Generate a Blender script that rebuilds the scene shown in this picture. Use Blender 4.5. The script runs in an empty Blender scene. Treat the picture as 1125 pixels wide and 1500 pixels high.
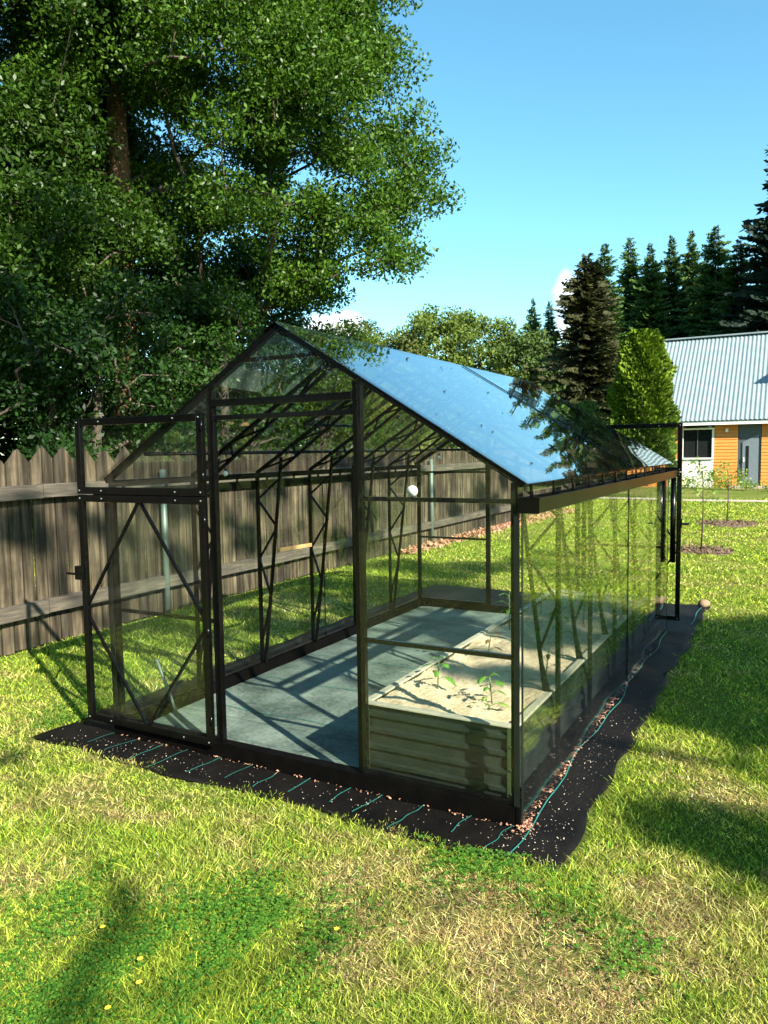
import bpy, math, random
import numpy as np
from mathutils import Vector, Matrix
rng = np.random.default_rng(7)
random.seed(7)
PI = math.pi
D = bpy.data
scene = bpy.context.scene
col = scene.collection

# ------------------------------------------------------------------ helpers
def link(o, parent=None):
    col.objects.link(o)
    if parent is not None: o.parent = parent
    return o

def tag(o, label=None, cat=None, group=None, kind=None):
    if label: o['label'] = label
    if cat: o['category'] = cat
    if group: o['group'] = group
    if kind: o['kind'] = kind
    return o

def empty(name, loc=(0, 0, 0), rz=0):
    o = D.objects.new(name, None); link(o); o.location = loc; o.rotation_euler = (0, 0, rz)
    o.empty_display_size = .1
    return o

class MB:
    """collects boxes, bars, tubes and sheets, links them as one mesh"""
    def __init__(s): s.v = []; s.f = []; s.sm = []
    def add(s, vs, fs, smooth=False):
        n = len(s.v); s.v += [tuple(v) for v in vs]
        s.f += [tuple(i + n for i in f) for f in fs]; s.sm += [smooth] * len(fs)
        return s
    def box(s, a, b):
        (x0, y0, z0), (x1, y1, z1) = a, b
        if x0 > x1: x0, x1 = x1, x0
        if y0 > y1: y0, y1 = y1, y0
        if z0 > z1: z0, z1 = z1, z0
        return s.add([(x0,y0,z0),(x1,y0,z0),(x1,y1,z0),(x0,y1,z0),(x0,y0,z1),(x1,y0,z1),(x1,y1,z1),(x0,y1,z1)],
              [(0,3,2,1),(4,5,6,7),(0,1,5,4),(1,2,6,5),(2,3,7,6),(3,0,4,7)])
    def bar(s, p, q, w, h=None, up=(0, 0, 1)):
        """rectangular bar p->q, width w across, h along 'up'"""
        h = h or w
        p, q = Vector(p), Vector(q); d = (q - p).normalized(); u = Vector(up)
        if abs(d.dot(u)) > .95: u = Vector((0, 1, 0)) if abs(d.y) < .9 else Vector((1, 0, 0))
        r = d.cross(u).normalized(); u = r.cross(d)
        vs = [c + r*a*w/2 + u*b*h/2 for c in (p, q) for a, b in ((-1,-1),(1,-1),(1,1),(-1,1))]
        return s.add(vs, [(3,2,1,0),(4,5,6,7),(0,1,5,4),(1,2,6,5),(2,3,7,6),(3,0,4,7)])
    def tube(s, pts, rad, n=8, cap=True):
        pts = [Vector(p) for p in pts]
        if not hasattr(rad, '__len__'): rad = [rad] * len(pts)
        vs = []; fs = []; pu = None
        for i, p in enumerate(pts):
            d = (pts[min(i+1, len(pts)-1)] - pts[max(i-1, 0)])
            d = d.normalized() if d.length > 1e-9 else Vector((0,0,1))
            if pu is None:
                pu = Vector((1,0,0)) if abs(d.x) < .8 else Vector((0,1,0))
            r = d.cross(pu).normalized(); u = r.cross(d).normalized(); pu = u
            for k in range(n):
                a = 2*PI*k/n; vs.append(p + (r*math.cos(a) + u*math.sin(a)) * rad[i])
        for i in range(len(pts)-1):
            for k in range(n):
                a = i*n+k; b = i*n+(k+1) % n
                fs.append((a, b, b+n, a+n))
        if cap: fs += [tuple(range(n-1, -1, -1)), tuple((len(pts)-1)*n+k for k in range(n))]
        return s.add(vs, fs, True)
    def build(s, name, m, parent=None, bevel=0):
        me = D.meshes.new(name); me.from_pydata(s.v, [], s.f)
        me.polygons.foreach_set('use_smooth', s.sm); me.update()
        me.materials.append(m)
        o = D.objects.new(name, me); link(o, parent)
        if bevel:
            md = o.modifiers.new('bevel', 'BEVEL'); md.width = bevel; md.segments = 2; md.limit_method = 'ANGLE'
        return o

def quads(name, V, m, parent=None, colr=None, smooth=False):
    """V: (N,4,3) array of loose quads; colr: (N,4) rgba per quad"""
    N = len(V); me = D.meshes.new(name)
    me.vertices.add(N*4); me.vertices.foreach_set('co', np.ascontiguousarray(V, dtype=np.float32).ravel())
    me.loops.add(N*4); me.loops.foreach_set('vertex_index', np.arange(N*4, dtype=np.int32))
    me.polygons.add(N); me.polygons.foreach_set('loop_start', np.arange(0, N*4, 4, dtype=np.int32))
    try: me.polygons.foreach_set('loop_total', np.full(N, 4, dtype=np.int32))
    except Exception: pass
    me.update(calc_edges=True)
    if colr is not None:
        a = me.color_attributes.new('tint', 'FLOAT_COLOR', 'POINT')
        a.data.foreach_set('color', np.repeat(colr.astype(np.float32), 4, axis=0).ravel())
    me.materials.append(m)
    o = D.objects.new(name, me)
    if parent != 'none': link(o, parent)
    return o

def unit(a): return a / (np.linalg.norm(a, axis=-1, keepdims=True) + 1e-9)

# ------------------------------------------------------------------ materials
def new_mat(name):
    m = D.materials.new(name); m.use_nodes = True
    nt = m.node_tree; nt.nodes.clear()
    out = nt.nodes.new('ShaderNodeOutputMaterial')
    return m, nt, out
def N(nt, t, **k):
    n = nt.nodes.new(t)
    for a, v in k.items():
        if a in n.inputs: n.inputs[a].default_value = v
        else: setattr(n, a, v)
    return n
def noise(nt, scale, detail=4, rough=.6, vec=None):
    n = N(nt, 'ShaderNodeTexNoise'); n.inputs['Scale'].default_value = scale
    n.inputs['Detail'].default_value = detail; n.inputs['Roughness'].default_value = rough
    if vec is not None: nt.links.new(vec, n.inputs['Vector'])
    return n
def ramp(nt, fac, stops):
    r = N(nt, 'ShaderNodeValToRGB'); e = r.color_ramp.elements
    while len(e) < len(stops): e.new(.5)
    for x, (p, c) in zip(e, stops): x.position = p; x.color = (*c, 1) if len(c) == 3 else c
    nt.links.new(fac, r.inputs[0]); return r
def coords(nt, scale=(1, 1, 1), kind='Object'):
    tc = N(nt, 'ShaderNodeTexCoord'); mp = N(nt, 'ShaderNodeMapping'); mp.inputs['Scale'].default_value = scale
    nt.links.new(tc.outputs[kind], mp.inputs[0]); return mp.outputs[0]

def surf(name, c0, c1, rough=.6, metal=0, scale=8, stretch=(1, 1, 1), bump=.2, spec=.5, c2=None, bscale=None, dist=.01):
    m, nt, out = new_mat(name)
    v = coords(nt, stretch); n = noise(nt, scale, 6, .65, v)
    stops = [(.3, c0), (.7, c1)] if c2 is None else [(.25, c0), (.5, c1), (.75, c2)]
    r = ramp(nt, n.outputs[0], stops)
    b = N(nt, 'ShaderNodeBsdfPrincipled'); nt.links.new(r.outputs[0], b.inputs['Base Color'])
    b.inputs['Roughness'].default_value = rough; b.inputs['Metallic'].default_value = metal
    b.inputs['Specular IOR Level'].default_value = spec
    if bump:
        n2 = noise(nt, bscale or scale*3, 6, .7, v)
        bp = N(nt, 'ShaderNodeBump'); bp.inputs['Strength'].default_value = bump; bp.inputs['Distance'].default_value = dist
        nt.links.new(n2.outputs[0], bp.inputs['Height']); nt.links.new(bp.outputs[0], b.inputs['Normal'])
    nt.links.new(b.outputs[0], out.inputs[0])
    return m

def leaf_mat(name, gloss=.25, rough=.45, trans=.35, gain=1.0):
    """leaf whose own colour comes from the tint stored on each leaf"""
    m, nt, out = new_mat(name)
    a = N(nt, 'ShaderNodeAttribute', attribute_name='tint')
    b = N(nt, 'ShaderNodeBsdfPrincipled'); b.inputs['Roughness'].default_value = rough
    b.inputs['Specular IOR Level'].default_value = gloss
    t = N(nt, 'ShaderNodeBsdfTranslucent')
    mul = N(nt, 'ShaderNodeMix', data_type='RGBA', blend_type='MULTIPLY'); mul.inputs[0].default_value = 1
    mul.inputs[7].default_value = (1.5*gain, 1.6*gain, .6*gain, 1)
    nt.links.new(a.outputs['Color'], b.inputs['Base Color'])
    nt.links.new(a.outputs['Color'], mul.inputs[6]); nt.links.new(mul.outputs[2], t.inputs[0])
    mx = N(nt, 'ShaderNodeMixShader'); mx.inputs[0].default_value = trans
    nt.links.new(b.outputs[0], mx.inputs[1]); nt.links.new(t.outputs[0], mx.inputs[2])
    nt.links.new(mx.outputs[0], out.inputs[0])
    return m

def glass_mat(name, tint=(.972, .99, .972), dirt=.05, wave=0.0, base=.04, pwr=5):
    m, nt, out = new_mat(name)
    g = N(nt, 'ShaderNodeNewGeometry')
    bp_out = None
    if wave:
        n = noise(nt, 1.1, 1.5, .4, coords(nt)); bp = N(nt, 'ShaderNodeBump'); bp.inputs['Strength'].default_value = wave
        bp.inputs['Distance'].default_value = .05
        nt.links.new(n.outputs[0], bp.inputs['Height']); bp_out = bp.outputs[0]
    dot = N(nt, 'ShaderNodeVectorMath', operation='DOT_PRODUCT')
    nt.links.new(g.outputs['Normal'], dot.inputs[0]); nt.links.new(g.outputs['Incoming'], dot.inputs[1])
    ab = N(nt, 'ShaderNodeMath', operation='ABSOLUTE'); nt.links.new(dot.outputs['Value'], ab.inputs[0])
    sub = N(nt, 'ShaderNodeMath', operation='SUBTRACT', use_clamp=True); sub.inputs[0].default_value = 1; nt.links.new(ab.outputs[0], sub.inputs[1])
    pw = N(nt, 'ShaderNodeMath', operation='POWER'); nt.links.new(sub.outputs[0], pw.inputs[0]); pw.inputs[1].default_value = pwr
    ma = N(nt, 'ShaderNodeMath', operation='MULTIPLY_ADD', use_clamp=True); nt.links.new(pw.outputs[0], ma.inputs[0])
    ma.inputs[1].default_value = 1-base; ma.inputs[2].default_value = base
    tr = N(nt, 'ShaderNodeBsdfTransparent'); tr.inputs[0].default_value = (*tint, 1)
    gl = N(nt, 'ShaderNodeBsdfGlossy'); gl.inputs['Roughness'].default_value = .0; gl.inputs[0].default_value = (1, 1, 1, 1)
    if bp_out: nt.links.new(bp_out, gl.inputs['Normal'])
    mx = N(nt, 'ShaderNodeMixShader'); nt.links.new(ma.outputs[0], mx.inputs[0])
    nt.links.new(tr.outputs[0], mx.inputs[1]); nt.links.new(gl.outputs[0], mx.inputs[2])
    # dust film and dried drops
    df = N(nt, 'ShaderNodeBsdfDiffuse'); df.inputs[0].default_value = (.55, .52, .42, 1)
    n1 = noise(nt, 260, 2, .5, coords(nt)); r1 = ramp(nt, n1.outputs[0], [(.62, (0, 0, 0)), (.72, (1, 1, 1))])
    n2 = noise(nt, 2.5, 5, .6, coords(nt)); r2 = ramp(nt, n2.outputs[0], [(.35, (0.1, 0.1, 0.1)), (.75, (1, 1, 1))])
    mm = N(nt, 'ShaderNodeMath', operation='MULTIPLY'); nt.links.new(r1.outputs[0], mm.inputs[0]); nt.links.new(r2.outputs[0], mm.inputs[1])
    m2 = N(nt, 'ShaderNodeMath', operation='MULTIPLY_ADD', use_clamp=True); nt.links.new(mm.outputs[0], m2.inputs[0]); m2.inputs[1].default_value = dirt*4
    m3 = N(nt, 'ShaderNodeMath', operation='MULTIPLY'); nt.links.new(r2.outputs[0], m3.inputs[0]); m3.inputs[1].default_value = dirt
    nt.links.new(m3.outputs[0], m2.inputs[2])
    mx2 = N(nt, 'ShaderNodeMixShader'); nt.links.new(m2.outputs[0], mx2.inputs[0])
    nt.links.new(mx.outputs[0], mx2.inputs[1]); nt.links.new(df.outputs[0], mx2.inputs[2])
    nt.links.new(mx2.outputs[0], out.inputs[0])
    return m

M = {}
M['black'] = surf('black_metal', (.0012, .0012, .0013), (.003, .003, .003), rough=.2, scale=20, bump=.03, spec=.3)
M['plinth'] = surf('plinth_metal', (.0012, .0012, .0012), (.0035, .003, .0026), rough=.5, scale=14, bump=.08, spec=.07)
M['gutter'] = surf('gutter_metal', (.0015, .0015, .0012), (.0035, .003, .002), rough=.3, metal=0, scale=6, bump=.08, spec=.22)
M['glass'] = glass_mat('side_glass', dirt=.005, base=.022, pwr=4.7)
M['roofglass'] = glass_mat('roof_glass', dirt=.004, wave=.06, base=.10, pwr=4.2)
M['galv'] = surf('bed_steel', (.008, .013, .011), (.017, .024, .019), rough=.4, metal=0, scale=12, bump=.04)
M['soil'] = surf('dry_soil', (.44, .34, .20), (.66, .53, .33), rough=.95, scale=14, bump=1, bscale=90, c2=(.78, .66, .44), dist=.02)
M['wood'] = surf('new_wood', (.50, .28, .10), (.62, .38, .17), rough=.6, scale=5, stretch=(1, .15, 1), bump=.2)
M['stone'] = surf('field_stone', (.15, .095, .05), (.24, .165, .095), rough=.85, scale=9, bump=.6)
M['strip'] = surf('dark_glass_edge', (.004, .006, .005), (.008, .011, .010), rough=.3, bump=0)
M['white'] = surf('white_plastic', (.78, .78, .76), (.84, .84, .82), rough=.35, bump=0)
M['dial'] = surf('dial_ink', (.03, .03, .03), (.06, .05, .05), rough=.5, bump=0)
M['galvpost'] = surf('zinc_post', (.10, .14, .12), (.15, .19, .17), rough=.5, metal=.3, scale=10, bump=.1)
M['greenstake'] = surf('green_stake', (.05, .35, .20), (.08, .42, .25), rough=.5, bump=0)
M['stripe'] = surf('green_stripe', (.012, .11, .085), (.03, .22, .18), rough=.5, scale=30, bump=0)
M['petal'] = surf('fallen_chips', (.28, .19, .13), (.46, .39, .30), rough=.8, scale=90, bump=0, c2=(.74, .68, .58))
M['leafbed'] = surf('red_bark_chips', (.26, .11, .065), (.40, .20, .12), rough=.9, scale=30, bump=0, c2=(.38, .26, .17))
M['mulch'] = surf('bark_mulch', (.09, .055, .03), (.22, .145, .085), rough=.95, scale=40, bump=1, bscale=70, dist=.02)
M['leaf'] = leaf_mat('oak_leaf', gloss=.22, rough=.42, trans=.3)
M['bladem'] = leaf_mat('grass_blade', gloss=.12, rough=.6, trans=.35)
M['needle'] = leaf_mat('needles', gloss=.15, rough=.7, trans=.12)

# weathered fence wood : per board tone through a stepped coordinate
def fence_mat():
    m, nt, out = new_mat('weathered_board')
    tc = N(nt, 'ShaderNodeTexCoord'); sx = N(nt, 'ShaderNodeSeparateXYZ'); nt.links.new(tc.outputs['Object'], sx.inputs[0])
    md = N(nt, 'ShaderNodeMath', operation='MULTIPLY'); nt.links.new(sx.outputs[1], md.inputs[0]); md.inputs[1].default_value = 1/.115
    fl = N(nt, 'ShaderNodeMath', operation='FLOOR'); nt.links.new(md.outputs[0], fl.inputs[0])
    wn = N(nt, 'ShaderNodeTexWhiteNoise', noise_dimensions='1D'); nt.links.new(fl.outputs[0], wn.inputs['W'])
    v = coords(nt, (3, 5, .4)); n = noise(nt, 4, 7, .62, v); n3 = noise(nt, 1.1, 4, .6, coords(nt, (1, 1, 1.6)))
    r = ramp(nt, n.outputs[0], [(.32, (.021, .017, .012)), (.5, (.072, .058, .039)), (.68, (.18, .15, .102))])
    mixd = N(nt, 'ShaderNodeMix', data_type='RGBA', blend_type='MULTIPLY'); mixd.inputs[0].default_value = 1
    rr = ramp(nt, wn.outputs['Value'], [(0, (.50, .50, .50)), (1, (1.25, 1.2, 1.1))])
    nt.links.new(r.outputs[0], mixd.inputs[6]); nt.links.new(rr.outputs[0], mixd.inputs[7])
    r3 = ramp(nt, n3.outputs[0], [(.38, (.50, .50, .50)), (.62, (1, 1, 1))])
    m2 = N(nt, 'ShaderNodeMix', data_type='RGBA', blend_type='MULTIPLY'); m2.inputs[0].default_value = 1
    nt.links.new(mixd.outputs[2], m2.inputs[6]); nt.links.new(r3.outputs[0], m2.inputs[7])
    b = N(nt, 'ShaderNodeBsdfPrincipled'); b.inputs['Roughness'].default_value = .85; b.inputs['Specular IOR Level'].default_value = .2
    nt.links.new(m2.outputs[2], b.inputs['Base Color'])
    bp = N(nt, 'ShaderNodeBump'); bp.inputs['Strength'].default_value = .5; bp.inputs['Distance'].default_value = .006
    nt.links.new(n.outputs[0], bp.inputs['Height']); nt.links.new(bp.outputs[0], b.inputs['Normal'])
    nt.links.new(b.outputs[0], out.inputs[0]); return m
M['fence'] = fence_mat()
M['rail'] = surf('weathered_rail', (.025, .021, .016), (.062, .052, .038), rough=.8, scale=4, stretch=(8, .8, 8), bump=.4, c2=(.14, .115, .08))

# bark
M['bark'] = surf('bark', (.06, .035, .022), (.20, .11, .06), rough=.95, scale=9, stretch=(3, 3, .8), bump=1, bscale=14, c2=(.34, .20, .11), dist=.05)
M['limb'] = surf('limb_bark', (.015, .012, .009), (.04, .03, .022), rough=.95, scale=8, bump=.6)
M['twig'] = surf('branch_bark', (.035, .026, .018), (.09, .065, .045), rough=.9, scale=8, bump=.5)

# woven ground fabric (black polypropylene tape weave)
def cloth_mat(name, c0, c1, rough, spec=.12, grid=False):
    m, nt, out = new_mat(name)
    v = coords(nt); n = noise(nt, 2.2, 6, .65, v); n2 = noise(nt, 38, 4, .7, v)
    ml = N(nt, 'ShaderNodeMath', operation='MULTIPLY_ADD'); nt.links.new(n2.outputs[0], ml.inputs[0]); ml.inputs[1].default_value = .45; nt.links.new(n.outputs[0], ml.inputs[2])
    r = ramp(nt, ml.outputs[0], [(.52, c0), (.88, c1)])
    b = N(nt, 'ShaderNodeBsdfPrincipled'); b.inputs['Roughness'].default_value = rough; b.inputs['Specular IOR Level'].default_value = spec
    nt.links.new(r.outputs[0], b.inputs['Base Color'])
    if grid:      # folds and tape lines of the sheet
        br = N(nt, 'ShaderNodeTexBrick'); br.offset = 0; nz = noise(nt, 1.6, 3, .5, v); mv = N(nt, 'ShaderNodeVectorMath', operation='MULTIPLY_ADD'); nt.links.new(nz.outputs['Color'], mv.inputs[0]); mv.inputs[1].default_value = (.07, .07, 0); nt.links.new(v, mv.inputs[2]); nt.links.new(mv.outputs[0], br.inputs[0])
        for k_, v_ in (('Color1', (1, 1, 1, 1)), ('Color2', (.86, .88, .88, 1)), ('Mortar', (.42, .45, .45, 1)), ('Scale', 1.0), ('Brick Width', .62), ('Row Height', .26), ('Mortar Size', .0035), ('Mortar Smooth', .6)): br.inputs[k_].default_value = v_
        mg = N(nt, 'ShaderNodeMix', data_type='RGBA', blend_type='MULTIPLY'); mg.inputs[0].default_value = 1; nt.links.new(r.outputs[0], mg.inputs[6]); nt.links.new(br.outputs[0], mg.inputs[7]); nt.links.new(mg.outputs[2], b.inputs['Base Color'])
    w = N(nt, 'ShaderNodeTexWave', wave_type='BANDS', bands_direction='X'); w.inputs['Scale'].default_value = 55; nt.links.new(v, w.inputs[0])
    w2 = N(nt, 'ShaderNodeTexWave', wave_type='BANDS', bands_direction='Y'); w2.inputs['Scale'].default_value = 55; nt.links.new(v, w2.inputs[0])
    ad = N(nt, 'ShaderNodeMath', operation='ADD'); nt.links.new(w.outputs[1], ad.inputs[0]); nt.links.new(w2.outputs[1], ad.inputs[1])
    n3 = noise(nt, 3.5, 4, .5, v)
    a2 = N(nt, 'ShaderNodeMath', operation='MULTIPLY_ADD'); nt.links.new(n3.outputs[0], a2.inputs[0]); a2.inputs[1].default_value = 25; nt.links.new(ad.outputs[0], a2.inputs[2])
    bp = N(nt, 'ShaderNodeBump'); bp.inputs['Strength'].default_value = .5; bp.inputs['Distance'].default_value = .0015
    nt.links.new(a2.outputs[0], bp.inputs['Height']); nt.links.new(bp.outputs[0], b.inputs['Normal'])
    nt.links.new(b.outputs[0], out.inputs[0]); return m
M['cloth'] = cloth_mat('ground_fabric', (.0018, .002, .0022), (.0095, .0078, .0064), .5)
M['clothin'] = cloth_mat('dusty_floor_fabric', (.022, .038, .030), (.19, .24, .20), .5, .25, grid=True)

# ------------------------------------------------------------------ camera
CX, CY, CZ = 1.0349, -3.0583, 1.65
yaw, pit, rol = -.5013, -.0799, -.0151
F = Vector((math.sin(yaw)*math.cos(pit), math.cos(yaw)*math.cos(pit), math.sin(pit)))
R = Vector((math.cos(yaw), -math.sin(yaw), 0)); U = R.cross(F)
R2 = R*math.cos(rol) + U*math.sin(rol); U2 = -R*math.sin(rol) + U*math.cos(rol)
cam = D.objects.new('camera', D.cameras.new('camera')); col.objects.link(cam)
mw = Matrix((( R2.x, U2.x, -F.x, CX), (R2.y, U2.y, -F.y, CY), (R2.z, U2.z, -F.z, CZ), (0, 0, 0, 1)))
cam.matrix_world = mw
cam.data.lens = 36*1109.3/1500; cam.data.sensor_width = 36; cam.data.clip_end = 2000; cam.data.clip_start = .05
scene.camera = cam

# ------------------------------------------------------------------ light
SUN_EL = math.radians(31.5); SUNV = Vector((.885*math.cos(SUN_EL), -.465*math.cos(SUN_EL), math.sin(SUN_EL))).normalized()
sun = D.objects.new('sun', D.lights.new('sun', 'SUN')); col.objects.link(sun)
sun.data.energy = 5.0; sun.data.angle = math.radians(.53); sun.data.color = (1, .93, .80)
sun.rotation_euler = SUNV.to_track_quat('Z', 'Y').to_euler()
W = D.worlds.new('World'); scene.world = W; W.use_nodes = True
nt = W.node_tree; nt.nodes.clear()
sky = N(nt, 'ShaderNodeTexSky', sky_type='NISHITA'); sky.sun_disc = False
sky.sun_elevation = SUN_EL; sky.sun_rotation = math.atan2(SUNV.x, SUNV.y)
sky.altitude = 100; sky.air_density = 1.0; sky.dust_density = .4; sky.ozone_density = 1.6
hs = N(nt, 'ShaderNodeHueSaturation'); hs.inputs['Saturation'].default_value = 1.15; hs.inputs['Hue'].default_value = .488
nt.links.new(sky.outputs[0], hs.inputs['Color'])
tn = N(nt, 'ShaderNodeMix', data_type='RGBA', blend_type='MULTIPLY'); tn.inputs[0].default_value = 1; tn.inputs[7].default_value = (.90, 1.14, 1.08, 1)
nt.links.new(hs.outputs[0], tn.inputs[6])
# a few bright cumulus banks low in the sky
tc = N(nt, 'ShaderNodeTexCoord')
def cloud(az, el, ra, re):
    """soft mask round the direction (azimuth from +Y, elevation), radians"""
    dv = (math.sin(az)*math.cos(el), math.cos(az)*math.cos(el), math.sin(el))
    tx = (math.cos(az), -math.sin(az), 0)
    up = (-math.sin(az)*math.sin(el), -math.cos(az)*math.sin(el), math.cos(el))
    a = N(nt, 'ShaderNodeVectorMath', operation='DOT_PRODUCT'); nt.links.new(tc.outputs['Generated'], a.inputs[0]); a.inputs[1].default_value = tx
    b = N(nt, 'ShaderNodeVectorMath', operation='DOT_PRODUCT'); nt.links.new(tc.outputs['Generated'], b.inputs[0]); b.inputs[1].default_value = up
    c = N(nt, 'ShaderNodeVectorMath', operation='DOT_PRODUCT'); nt.links.new(tc.outputs['Generated'], c.inputs[0]); c.inputs[1].default_value = dv
    def sq(s, k):
        m = N(nt, 'ShaderNodeMath', operation='MULTIPLY'); nt.links.new(s.outputs['Value'], m.inputs[0]); m.inputs[1].default_value = 1/k
        p = N(nt, 'ShaderNodeMath', operation='MULTIPLY'); nt.links.new(m.outputs[0], p.inputs[0]); nt.links.new(m.outputs[0], p.inputs[1]); return p
    s = N(nt, 'ShaderNodeMath', operation='ADD'); nt.links.new(sq(a, ra).outputs[0], s.inputs[0]); nt.links.new(sq(b, re).outputs[0], s.inputs[1])
    nz = noise(nt, 14, 6, .6, tc.outputs['Generated'])
    s2 = N(nt, 'ShaderNodeMath', operation='MULTIPLY_ADD'); nt.links.new(nz.outputs[0], s2.inputs[0]); s2.inputs[1].default_value = 3.2; nt.links.new(s.outputs[0], s2.inputs[2])
    mr = N(nt, 'ShaderNodeMapRange', clamp=True); nt.links.new(s2.outputs[0], mr.inputs[0])
    mr.inputs[1].default_value = 2.5; mr.inputs[2].default_value = 1.5; mr.inputs[3].default_value = 0; mr.inputs[4].default_value = 1
    gt = N(nt, 'ShaderNodeMath', operation='GREATER_THAN'); nt.links.new(c.outputs['Value'], gt.inputs[0]); gt.inputs[1].default_value = 0
    mm = N(nt, 'ShaderNodeMath', operation='MULTIPLY'); nt.links.new(mr.outputs[0], mm.inputs[0]); nt.links.new(gt.outputs[0], mm.inputs[1])
    return mm
prev = tn.outputs[2]
R_ = math.radians
for c in ((R_(-14.7), R_(9.6), .028, .058), (R_(-32.3), R_(8.6), .05, .030), (R_(38), R_(10), .2, .06)):
    mk = cloud(*c); mx = N(nt, 'ShaderNodeMix', data_type='RGBA'); nt.links.new(mk.outputs[0], mx.inputs[0])
    nt.links.new(prev, mx.inputs[6]); mx.inputs[7].default_value = (8, 7.9, 7.7, 1); prev = mx.outputs[2]
bg = N(nt, 'ShaderNodeBackground'); bg.inputs[1].default_value = .082
wo = N(nt, 'ShaderNodeOutputWorld'); nt.links.new(prev, bg.inputs[0]); nt.links.new(bg.outputs[0], wo.inputs[0])
vs = scene.view_settings; scene.display_settings.display_device = 'sRGB'
vs.view_transform = 'Standard'; vs.look = 'None'; vs.gamma = 1; vs.exposure = 1.72; vs.use_curve_mapping = False
cy = scene.cycles
cy.max_bounces = 7; cy.diffuse_bounces = 3; cy.glossy_bounces = 4; cy.transmission_bounces = 4; cy.transparent_max_bounces = 40
cy.caustics_reflective = False; cy.caustics_refractive = False; cy.use_denoising = True
cy.sample_clamp_indirect = 6

# ------------------------------------------------------------------ greenhouse numbers
GW, GL, HE, HR, HP = 2.446, 4.05, 1.52, 2.275, .10
DR, DL = -.778, -1.668            # the two doorway posts
slope = (HR - HE) / (GW/2)
def zr(x): return HR - abs(x + GW/2)*slope      # rafter line
# 'soft' field noise used for grass colours (plain sums of sines, no image)
def field(x, y, s, seed):
    r = np.random.default_rng(seed); t = 0
    for k in range(7):
        a = r.uniform(0, 2*PI); f = s*r.uniform(.5, 1.8); t = t + np.sin((x*np.cos(a) + y*np.sin(a))*f + r.uniform(0, 6.28))
    return t/2.6

# ------------------------------------------------------------------ ground
def ground_mat():
    m, nt, out = new_mat('lawn_ground')
    v = coords(nt); n = noise(nt, .55, 5, .6, v); n2 = noise(nt, 60, 5, .75, v); n4 = noise(nt, 6, 5, .7, v)
    r = ramp(nt, n.outputs[0], [(.35, (.09, .15, .022)), (.52, (.18, .22, .04)), (.68, (.26, .23, .08))])
    r2 = ramp(nt, n2.outputs[0], [(.3, (.25, .25, .22)), (.6, (1, 1, 1)), (.75, (1.5, 1.5, 1.3))])
    mx = N(nt, 'ShaderNodeMix', data_type='RGBA', blend_type='MULTIPLY'); mx.inputs[0].default_value = 1
    nt.links.new(r.outputs[0], mx.inputs[6]); nt.links.new(r2.outputs[0], mx.inputs[7])
    b = N(nt, 'ShaderNodeBsdfPrincipled'); b.inputs['Roughness'].default_value = .95; b.inputs['Specular IOR Level'].default_value = .1
    nt.links.new(mx.outputs[2], b.inputs['Base Color'])
    bp = N(nt, 'ShaderNodeBump'); bp.inputs['Strength'].default_value = 1; bp.inputs['Distance'].default_value = .03
    nt.links.new(n2.outputs[0], bp.inputs['Height']); nt.links.new(bp.outputs[0], b.inputs['Normal'])
    nt.links.new(b.outputs[0], out.inputs[0]); return m
M['ground'] = ground_mat()
g = MB(); S = 600; g.add([(-S,-S,0),(S,-S,0),(S,S,0),(-S,S,0)], [(0,1,2,3)])
tag(g.build('ground', M['ground']), kind='structure')

# gravel path to the house door
g = MB(); pts = [(-2.6, 21.7), (-1.6, 21.45), (0, 21.6), (5, 22.0), (14, 22.4), (14, 23.1), (5, 22.8), (0, 22.4), (-1.6, 22.3), (-2.6, 22.1)]
g.add([(x, y, .012) for x, y in pts], [tuple(range(10))])
M['path'] = surf('path_gravel', (.30, .25, .19), (.42, .36, .28), rough=.95, scale=18, bump=.5)
tag(g.build('path', M['path']), kind='structure')

# ------------------------------------------------------------------ ground fabric sheet
def sheet(x0, x1, y0, y1, z, nx, ny, wob, seed, edge=.02):
    r = np.random.default_rng(seed); vs = []; fs = []
    for j in range(ny+1):
        for i in range(nx+1):
            x = x0 + (x1-x0)*i/nx; y = y0 + (y1-y0)*j/ny
            ex = edge*(math.sin(y*3.1 + seed)*(.6 + .4*math.sin(y*7.7)) + .5*math.sin(y*11+1)); ey = edge*(math.sin(x*4.1 + seed*2) + .5*math.sin(x*12))
            if i in (0, nx): x += ex
            if j in (0, ny): y += ey
            zz = z + wob*(.5 + .3*math.sin(x*9 + 2*math.sin(y*3)) * math.sin(y*5.3 + x*2) + .2*math.sin(x*23 + y*9 + 2*math.sin(y*4)))
            vs.append((x, y, zz))
    for j in range(ny):
        for i in range(nx):
            a = j*(nx+1)+i; fs.append((a, a+1, a+nx+2, a+nx+1))
    return vs, fs
fab = empty('ground_fabric', (0, 0, 0))
tag(fab, 'black woven weed fabric with green lines spread under and around the greenhouse', 'ground fabric')
CLOTH = (-2.86, .262, -.285, 5.28)
vs_, fs_ = sheet(*CLOTH, .008, 110, 170, .010, 3, .022)
g = MB(); g.add(vs_, fs_, True); fo = g.build('sheet', M['cloth'], fab)
md = fo.modifiers.new('thick', 'SOLIDIFY'); md.thickness = .002
vs_, fs_ = sheet(-GW+.05, -.05, .05, GL-.05, .026, 40, 60, .006, 5, 0)
g = MB(); g.add(vs_, fs_, True); g.build('floor_panel', M['clothin'], fab)
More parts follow.
